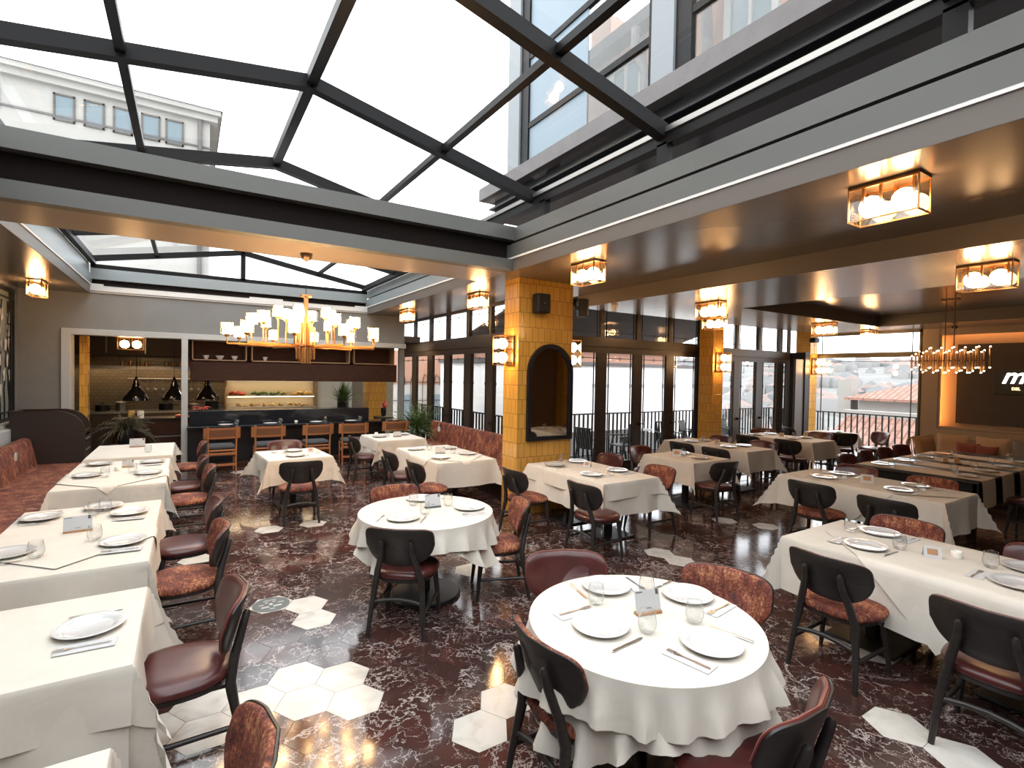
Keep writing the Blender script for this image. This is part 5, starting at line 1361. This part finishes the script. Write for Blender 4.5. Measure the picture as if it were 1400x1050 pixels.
# utensils and pots of the kitchen
ur = empty('utensil_rail', (-.75, 15.95, 1.72)); tag(ur, 'steel rail of hanging ladles on the tiled kitchen wall', 'utensil rail')
b = MB(); b.tube([(-.5,0,0),(1.6,0,0)], .012, 8); b.build('rail', M['steel_dull'], ur)
for k in range(9):
    x = -.42+.16*k+(.3 if k > 4 else 0); b = MB(); b.tube([(x,-.02,0),(x,-.02,-.24)], .006, 6); b.sphere((x,-.03,-.28), .045, 10, 6); b.build('ladle', M['steel_dull'], ur)
for k, (x, rr, hh) in enumerate(((-1.7,.14,.14),(-1.35,.11,.20),(-.45,.15,.16),(.15,.12,.13),(.55,.16,.20),(1.0,.12,.16))):
    b = MB(); b.lathe([(1e-4,0),(rr,0),(rr,hh),(rr+.012,hh),(rr*.9,hh+.015),(.02,hh+.04),(.02,hh+.06),(1e-4,hh+.06)], 20); b.box(rr, rr+.12, -.012, .012, hh*.7, hh*.8)
    tag(b.build('cooking_pot', M['steel_dull'] if k % 2 else M['black'], None, (x, 15.5, .952), smooth=40), ('black' if k % 2 == 0 else 'steel')+' cooking pot on the back kitchen counter, %s from the left' % ('first','second','third','fourth','fifth','sixth')[k], 'pot', 'pots on the back kitchen counter')
# small things on the kitchen side
for k, (x, y, z, mm, nm, lb) in enumerate(((-1.0,13.5,.92,'yellow','juice_jar','pale yellow jar on the kitchen island, left'),(-.84,13.5,.92,'candle','juice_jar','pale jar on the kitchen island, right'),(-.1,13.45,.92,'red','red_pan','round red pan on the kitchen island'),(.35,13.45,.92,'red','red_pan','small red pan near the pale post on the island'))):
    b = MB()
    if nm == 'juice_jar': b.lathe([(1e-4,0),(.06,0),(.062,.13),(.05,.16),(1e-4,.16)], 16)
    else: b.lathe([(1e-4,0),(.10,0),(.13,.03),(.12,.06),(.03,.075),(1e-4,.08)], 20)
    tag(b.build(nm, M[mm], None, (x, y, z), smooth=50), lb, 'jar' if nm == 'juice_jar' else 'pan')
b = MB()
for k in range(16):
    a = k*2.4; q = .03+.10*((k*7)%10)/10; z0 = .05*((k*3)%4)/3
    b.tube([(q*cos(a),q*sin(a),.012+z0),(q*cos(a)+.04*cos(a+1),q*sin(a)+.04*sin(a+1),.03+z0),(q*cos(a)+.09*cos(a+.6),q*sin(a)+.09*sin(a+.6),.02+z0)], [.008,.016,.003], 6)
o_ = b.build('chilli_bunch', M['red'], None, (.25, 12.27, 1.14)); tag(o_, 'bunch of red chillies on the raised bar ledge beside the pale post', 'chillies')

# ------------------------------------------------------------------ outside : terrace
b = MB(); b.box(XA+.1, 16.2, YB+.1, 10.0, -.2, -.03); b.box(XA+.1, 6.6, 10.0, 15, -.2, -.03); b.box(XR+.1, 16.2, 3.5, YB+.1, -.2, -.03)
o_ = struct(b.build('terrace_floor', M['terrace']), 'pale terrace floor outside the glass doors')
def railing(p, q, n_, lb):
    p, q = Vector(p), Vector(q); r_ = empty('terrace_railing', p); tag(r_, lb, 'railing'); d_ = q-p
    b = MB(); b.bar((0,0,1.08), tuple(d_+Vector((0,0,1.08))), .04, .03); b.bar((0,0,.06), tuple(d_+Vector((0,0,.06))), .04, .02); b.build('rail', M['grille'], r_)
    for k in range(n_+1):
        c_ = d_*(k/n_); b = MB(); b.box(c_.x-.016, c_.x+.016, c_.y-.016, c_.y+.016, .0, 1.07); b.build('bar', M['grille'], r_)
railing((5.95,9.65,-.03), (16.0,9.65,-.03), 72, 'black barred railing along the terrace outside the doors')
railing((16.0,9.65,-.03), (16.0,3.8,-.03), 38, 'black barred railing outside the picture window')
railing((5.95,9.65,-.03), (5.95,14.8,-.03), 34, 'black barred railing outside the glass wall behind the right banquette')
b = MB()
b.add([(5.45,7.78,3.55),(11.9,7.78,3.55),(12.3,10.6,2.86),(5.45,10.6,2.86),(5.45,7.78,3.60),(11.9,7.78,3.60),(12.3,10.6,2.91),(5.45,10.6,2.91)], [(0,3,2,1),(4,5,6,7),(0,1,5,4),(1,2,6,5),(2,3,7,6),(3,0,4,7)])
o_ = b.build('terrace_awning', mat('brown_awning', (.10,.07,.06), .7)); tag(o_, 'brown sloping awning over the terrace doors', 'awning')
def out_chair(x, y, rz, lb, first_=[None]):
    if first_[0] is None:
        r_ = empty('terrace_chair'); g_ = M['chair_grey'] = mat('dark_grey_slat', (.06,.07,.075), .5)
        for sx in (-.24,.24):
            b = MB(); b.bar((sx,-.26,0),(sx,-.12,.64),.03,.04); b.build('leg', g_, r_)
            b = MB(); b.bar((sx,.26,0),(sx,.12,.64),.03,.04); b.build('leg', g_, r_)
            b = MB(); b.bar((sx,-.24,.65),(sx,.26,.65),.05,.025); b.build('armrest', g_, r_)
        b = MB(); b.box(-.22,.22,-.22,.24,.42,.45, b=.005); b.build('seat', g_, r_)
        b = MB()
        for k in range(7): b.bar((-.20+.066*k,-.20,.45),(-.20+.066*k,-.30,.88),.05,.015, up=(0,1,0))
        b.bar((-.24,-.30,.88),(.24,-.30,.88),.03,.03); b.build('backrest', g_, r_)
        first_[0] = r_; r_.location = (x, y, -.03); r_.rotation_euler = (0,0,rz)
    else: r_ = dup(first_[0], (x, y, -.03), rz)
    tag(r_, lb, 'chair', 'slatted chairs on the terrace')
out_chair(7.55, 8.65, radians(-80), 'grey slatted terrace chair nearest the mirror pillar')
out_chair(8.55, 8.65, radians(80), 'grey terrace chair with tall A shaped legs beyond the second door leaf')
out_chair(10.1, 8.7, radians(150), 'dark terrace chair beyond the third door leaf')
out_chair(11.1, 8.75, radians(200), 'dark terrace chair just left of the second tiled pillar')
out_chair(12.6, 8.7, radians(180), 'terrace chair just right of the second tiled pillar')
out_chair(15.0, 8.6, radians(190), 'grey terrace chair seen between the far door leaves')
for k, (x, y) in enumerate(((9.35,8.95),(11.9,8.9))):
    r_ = empty('terrace_table', (x, y, -.03)); tag(r_, 'round glass topped terrace table, %s' % ('beyond the third door leaf','behind the second tiled pillar')[k], 'table', 'terrace tables')
    b = MB(); b.lathe([(1e-4,.72),(.34,.72),(.34,.735),(1e-4,.735)], 24); b.build('tabletop', M['terrace'], r_)
    b = MB(); b.lathe([(.24,0),(.24,.02),(.03,.04),(.03,.72)], 16); b.build('pedestal', M['chair_grey'], r_)

# ------------------------------------------------------------------ outside : buildings
def building(name, x, y, z, lb): 
    r_ = empty(name, (x, y, z)); tag(r_, lb, 'building'); return r_
# white building beyond the left side of the glass roof
wb = building('white_building', -10, 22, -6, 'white rendered building with small square windows seen through the left of the glass roof')
b = MB(); b.box(-14, 10.66, 0, 9, 0, 17.15); b.build('wall', M['white_render'], wb)
b = MB(); b.box(-14.4, 11.0, -.35, 9.4, 17.15, 17.32); b.box(-14.4,10.9,-.2,9.2,16.95,17.15); b.build('eaves', M['white_render'], wb)
b = MB(); b.add([(-14.4,-.4,17.32),(11.05,-.4,17.32),(11.05,9.4,17.32),(-14.4,9.4,17.32),(-9,4.5,19.3),(6,4.5,19.3)], [(0,1,5,4),(1,2,5),(2,3,4,5),(3,0,4)]); b.build('roof', M['roof_dark'], wb)
b = MB(); b.box(-14.2, 10.7, -.05, 0, 16.0, 16.06); b.box(-14.2, 10.7, -.06, 0, 15.2, 15.3); b.build('cornice_line', M['stone'], wb)
b = MB(); b.tube([(10.35,-.1,4),(10.35,-.1,17.1)], .07, 8); b.build('downpipe', M['stone'], wb)
for k, x in enumerate((-15.4+10, -4.8+10-.4, -3.40+10, -2.64+10, -1.88+10+.0, -1.16+10+.05, -.42+10)):
    if k == 0: continue
    zc = 16.75
    f = MB(); x0, x1 = x-.27, x+.27
    for a in ((x0,x1,zc-.86,zc-.80),(x0,x1,zc-.06,zc),(x0,x0+.05,zc-.86,zc),(x1-.05,x1,zc-.86,zc)): f.box(a[0],a[1],-.06,.0,a[2],a[3])
    w_ = f.build('window', M['window_frame'], wb)
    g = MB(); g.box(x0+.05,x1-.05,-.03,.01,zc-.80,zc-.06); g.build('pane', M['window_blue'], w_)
# bay and pink house on the right
bay = building('glazed_bay', 6.5, 4.5, 5.85, 'grey framed glazed bay on a stone ledge seen through the right of the glass roof')
b = MB(); b.box(-.1, 1.0, -9, 7.4, .62, .93); b.build('ledge', M['stone'], bay)
b = MB(); b.box(.15, .9, -9, 7.0, .05, .62); b.box(-.02,.15,-9,7.0,.30,.34); b.box(-.06,.15,-9,7.0,.12,.15); b.build('soffit', M['frame_dark'], bay)
fr = MB()
for y0, y1 in ((5.65,6.15),(1.15,1.62),(-3.8,-3.3)):
    fr.box(-.02,.2,y0,y1,.93,5.5)
fr.build('post', mat('blue_grey_post', (.15,.165,.175), .5), bay)
fr = MB()
for y0, y1 in ((5.35,5.65),(.85,1.15),(1.62,1.72),(-4.1,-3.8)): fr.box(.03,.15,y0,y1,.93,5.5)
for z in (1.75,3.3,4.9): fr.box(.04,.14,-9,5.65,z,z+.12)
fr.build('window_frame', M['frame_dark'], bay)
g = MB(); g.box(.08,.10,3.35,5.6,.93,5.5); g.build('sky_painted_pane', mat('bay_painted_sky_blue', (.17,.215,.25), .4, spec=.2), bay)  # opaque pane, its blue stands for the sky seen in the glass
g = MB(); g.box(.08,.10,-9,3.35,.93,5.5); g.build('pane', M['glass'], bay)
b = MB(); b.box(-.1,.5,-9,6.15,5.5,5.7); b.build('roof', M['frame_dark'], bay)
pk = building('pink_house', 8.0, 2.9, -1.1, 'pink rendered house with pale window surrounds seen behind the glazed bay')
b = MB(); b.box(0, 1.2, .2, 7.2, 6.8, 10.2); b.build('wall', M['pink'], pk)
b = MB(); b.box(-.35, 1.4, 0, 7.5, 10.2, 10.45); b.build('eaves', M['roof_dark'], pk)
b = MB(); b.box(.3, 1.0, 6.2, 6.9, 10.4, 11.5); b.build('chimney', M['pink'], pk); b = MB(); b.tube([(.5,6.3,11.5),(.5,6.3,12.1)], .12, 10); b.build('flue', M['steel'], pk)
b = MB(); b.tube([(-.12,4.7,6),(-.12,4.7,9.3),(-.3,4.8,9.8),(-.3,4.8,10.2)], .09, 8); b.tube([(-.12,3.2,6),(-.12,3.2,9.2),(-.3,3.1,9.8),(-.3,3.1,10.2)], .09, 8); b.build('downpipe', M['stone'], pk)
for y in (5.3, 2.4):
    f = MB(); 
    for a in ((y-.5,y+.5,8.0,8.12),(y-.5,y+.5,9.75,9.87),(y-.5,y-.38,8.0,9.87),(y+.38,y+.5,8.0,9.87),(y-.03,y+.03,8.0,9.87)): f.box(-.08,.0,a[0],a[1],a[2],a[3])
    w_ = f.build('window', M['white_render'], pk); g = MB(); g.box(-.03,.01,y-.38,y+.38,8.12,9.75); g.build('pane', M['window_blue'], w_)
# low neighbours beyond the terrace
nb = building('white_garden_building', 13, 14, -8, 'long white neighbouring wall outside the terrace doors')
b = MB(); b.box(-5.3, 4.9, 0, 3, 0, 10.35); b.build('wall', mat('bright_white_render', (.82,.82,.81), .8), nb); b = MB(); b.box(-5.4, 5.0, -.1, 3, 10.35, 10.47); b.build('coping', M['stone'], nb)
nb = building('pink_building', 16, 20, -8, 'low pink building just over the white neighbouring wall')
b = MB(); b.box(-3, 7.5, 0, 6, 0, 11.2); b.build('wall', M['pink'], nb); b = MB(); b.box(-3.2, 7.7, -.2, 6, 11.2, 11.4); b.build('eaves', M['white_render'], nb)
nb = building('rose_building', 9.8, 24, -8, 'rose and white building with iron railings seen through the doors behind the banquette')
b = MB(); b.box(-2.6, 2.9, 0, 6, 9.4, 11.05); b.build('upper_wall', M['pink'], nb); b = MB(); b.box(-2.6, 2.9, .02, 6, 0, 9.4); b.build('lower_wall', M['white_render'], nb)
b = MB()
for k in range(9):
    x = -2.4+.62*k; b.tube([(x,-.05,9.5),(x+.1,-.05,9.9),(x+.3,-.05,9.75),(x+.34,-.05,9.4)], .022, 5); b.box(x,x+.02,-.06,-.03,7.5,9.6)
for z in (7.6,8.6,9.5): b.box(-2.5,2.8,-.06,-.03,z,z+.03)
b.build('iron_railing', M['grille'], nb)
for k in range(4):
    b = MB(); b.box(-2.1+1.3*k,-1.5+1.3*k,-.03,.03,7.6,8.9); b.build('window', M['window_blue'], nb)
# house with red tiled roof beyond the picture window
rh = building('red_roof_house', 26, 9.5, -10, 'house with a red tiled roof beyond the terrace, seen through the picture window')
b = MB(); b.box(0, 9, -8, 1.9, 0, 11.2); b.build('wall', M['white_render'], rh)
b = MB(); b.add([(-.5,-8.5,11.2),(-.5,2.3,11.2),(9.5,2.3,11.2),(9.5,-8.5,11.2),(4,-5,12.7),(4,-2.0,12.7),
                 (-.5,-8.5,11.1),(-.5,2.3,11.1),(9.5,2.3,11.1),(9.5,-8.5,11.1)], [(0,1,5,4),(1,2,5),(2,3,4,5),(3,0,4),(0,6,7,1),(1,7,8,2),(2,8,9,3),(3,9,6,0),(6,9,8,7)]); b.build('roof', M['rooftile'], rh)
b = MB(); b.box(.2,.9,2.32,2.9,10.2,12.0); b.build('chimney', M['white_render'], rh)
b = MB(); b.box(-.03,.0,-1.6,-.8,10.55,10.85); b.build('vent', M['roof_dark'], rh)
rh = building('lower_red_roof', 21, 8.2, -10, 'lower sloping red tiled roof just beyond the terrace railing')
b = MB(); b.add([(-4.3,-7,8.6),(-4.3,1.0,8.6),(-.9,1.0,10.75),(-.9,-7,10.75),(-4.3,-7,0),(-4.3,1.0,0),(-.9,1.0,0),(-.9,-7,0)], [(0,3,2,1),(0,1,5,4),(1,2,6,5),(2,3,7,6),(3,0,4,7)]); b.build('roof', M['rooftile'], rh)
b = MB(); b.box(-.95,-.6,-7,1.1,10.72,10.93); b.build('parapet', M['white_render'], rh)
# hillside
M['hill'] = noise_mat('pale_hillside', [(.3,(.13,.14,.13)),(.55,(.18,.18,.175)),(.75,(.24,.235,.23))], .12, .9, 10)
b = MB()
def hz(r): return -16 if r < 60 else -16 + (r-60)*.085 if r < 420 else 14.6 - (r-420)*.02
rs = [18,40,60,90,130,180,240,300,360,420,600]
b.add([(r*sin(radians(a)), r*cos(radians(a)), hz(r)+rnd.uniform(-1,1)*(0 if r < 60 else r*.008)) for r in rs for a in range(-60,121,6)], [(j*31+i,(j+1)*31+i,(j+1)*31+i+1,j*31+i+1) for j in range(len(rs)-1) for i in range(30)])
o_ = struct(b.build('hillside_ground', M['hill']), 'pale distant hillside')
b = MB()
for k in range(420):
    r = 70 + 340*rnd.random()**.8; a = radians(rnd.uniform(48, 86)); s_ = rnd.uniform(2.5,6)*(.6+r/500); h_ = rnd.uniform(2,5)
    x, y, z = r*sin(a), r*cos(a), hz(r)-1
    b.box(x-s_/2, x+s_/2, y-s_/2, y+s_/2, z, z+h_, rnd.choice((0,0,1)))
    b.add([(x-s_/2,y-s_/2,z+h_),(x+s_/2,y-s_/2,z+h_),(x+s_/2,y+s_/2,z+h_),(x-s_/2,y+s_/2,z+h_),(x,y,z+h_+1.6)], [(0,1,4),(1,2,4),(2,3,4),(3,0,4)], rnd.choice((2,2,3)))
o_ = b.build('hillside_houses', [mat('far_white_wall', (.27,.27,.265), .9), mat('far_grey_wall', (.19,.195,.20), .9), mat('far_red_roof', (.22,.17,.155), .9), mat('far_grey_roof', (.14,.145,.15), .9)])
tag(o_, 'dense pale houses covering the distant hillside beyond the picture window', 'houses', kind='stuff')
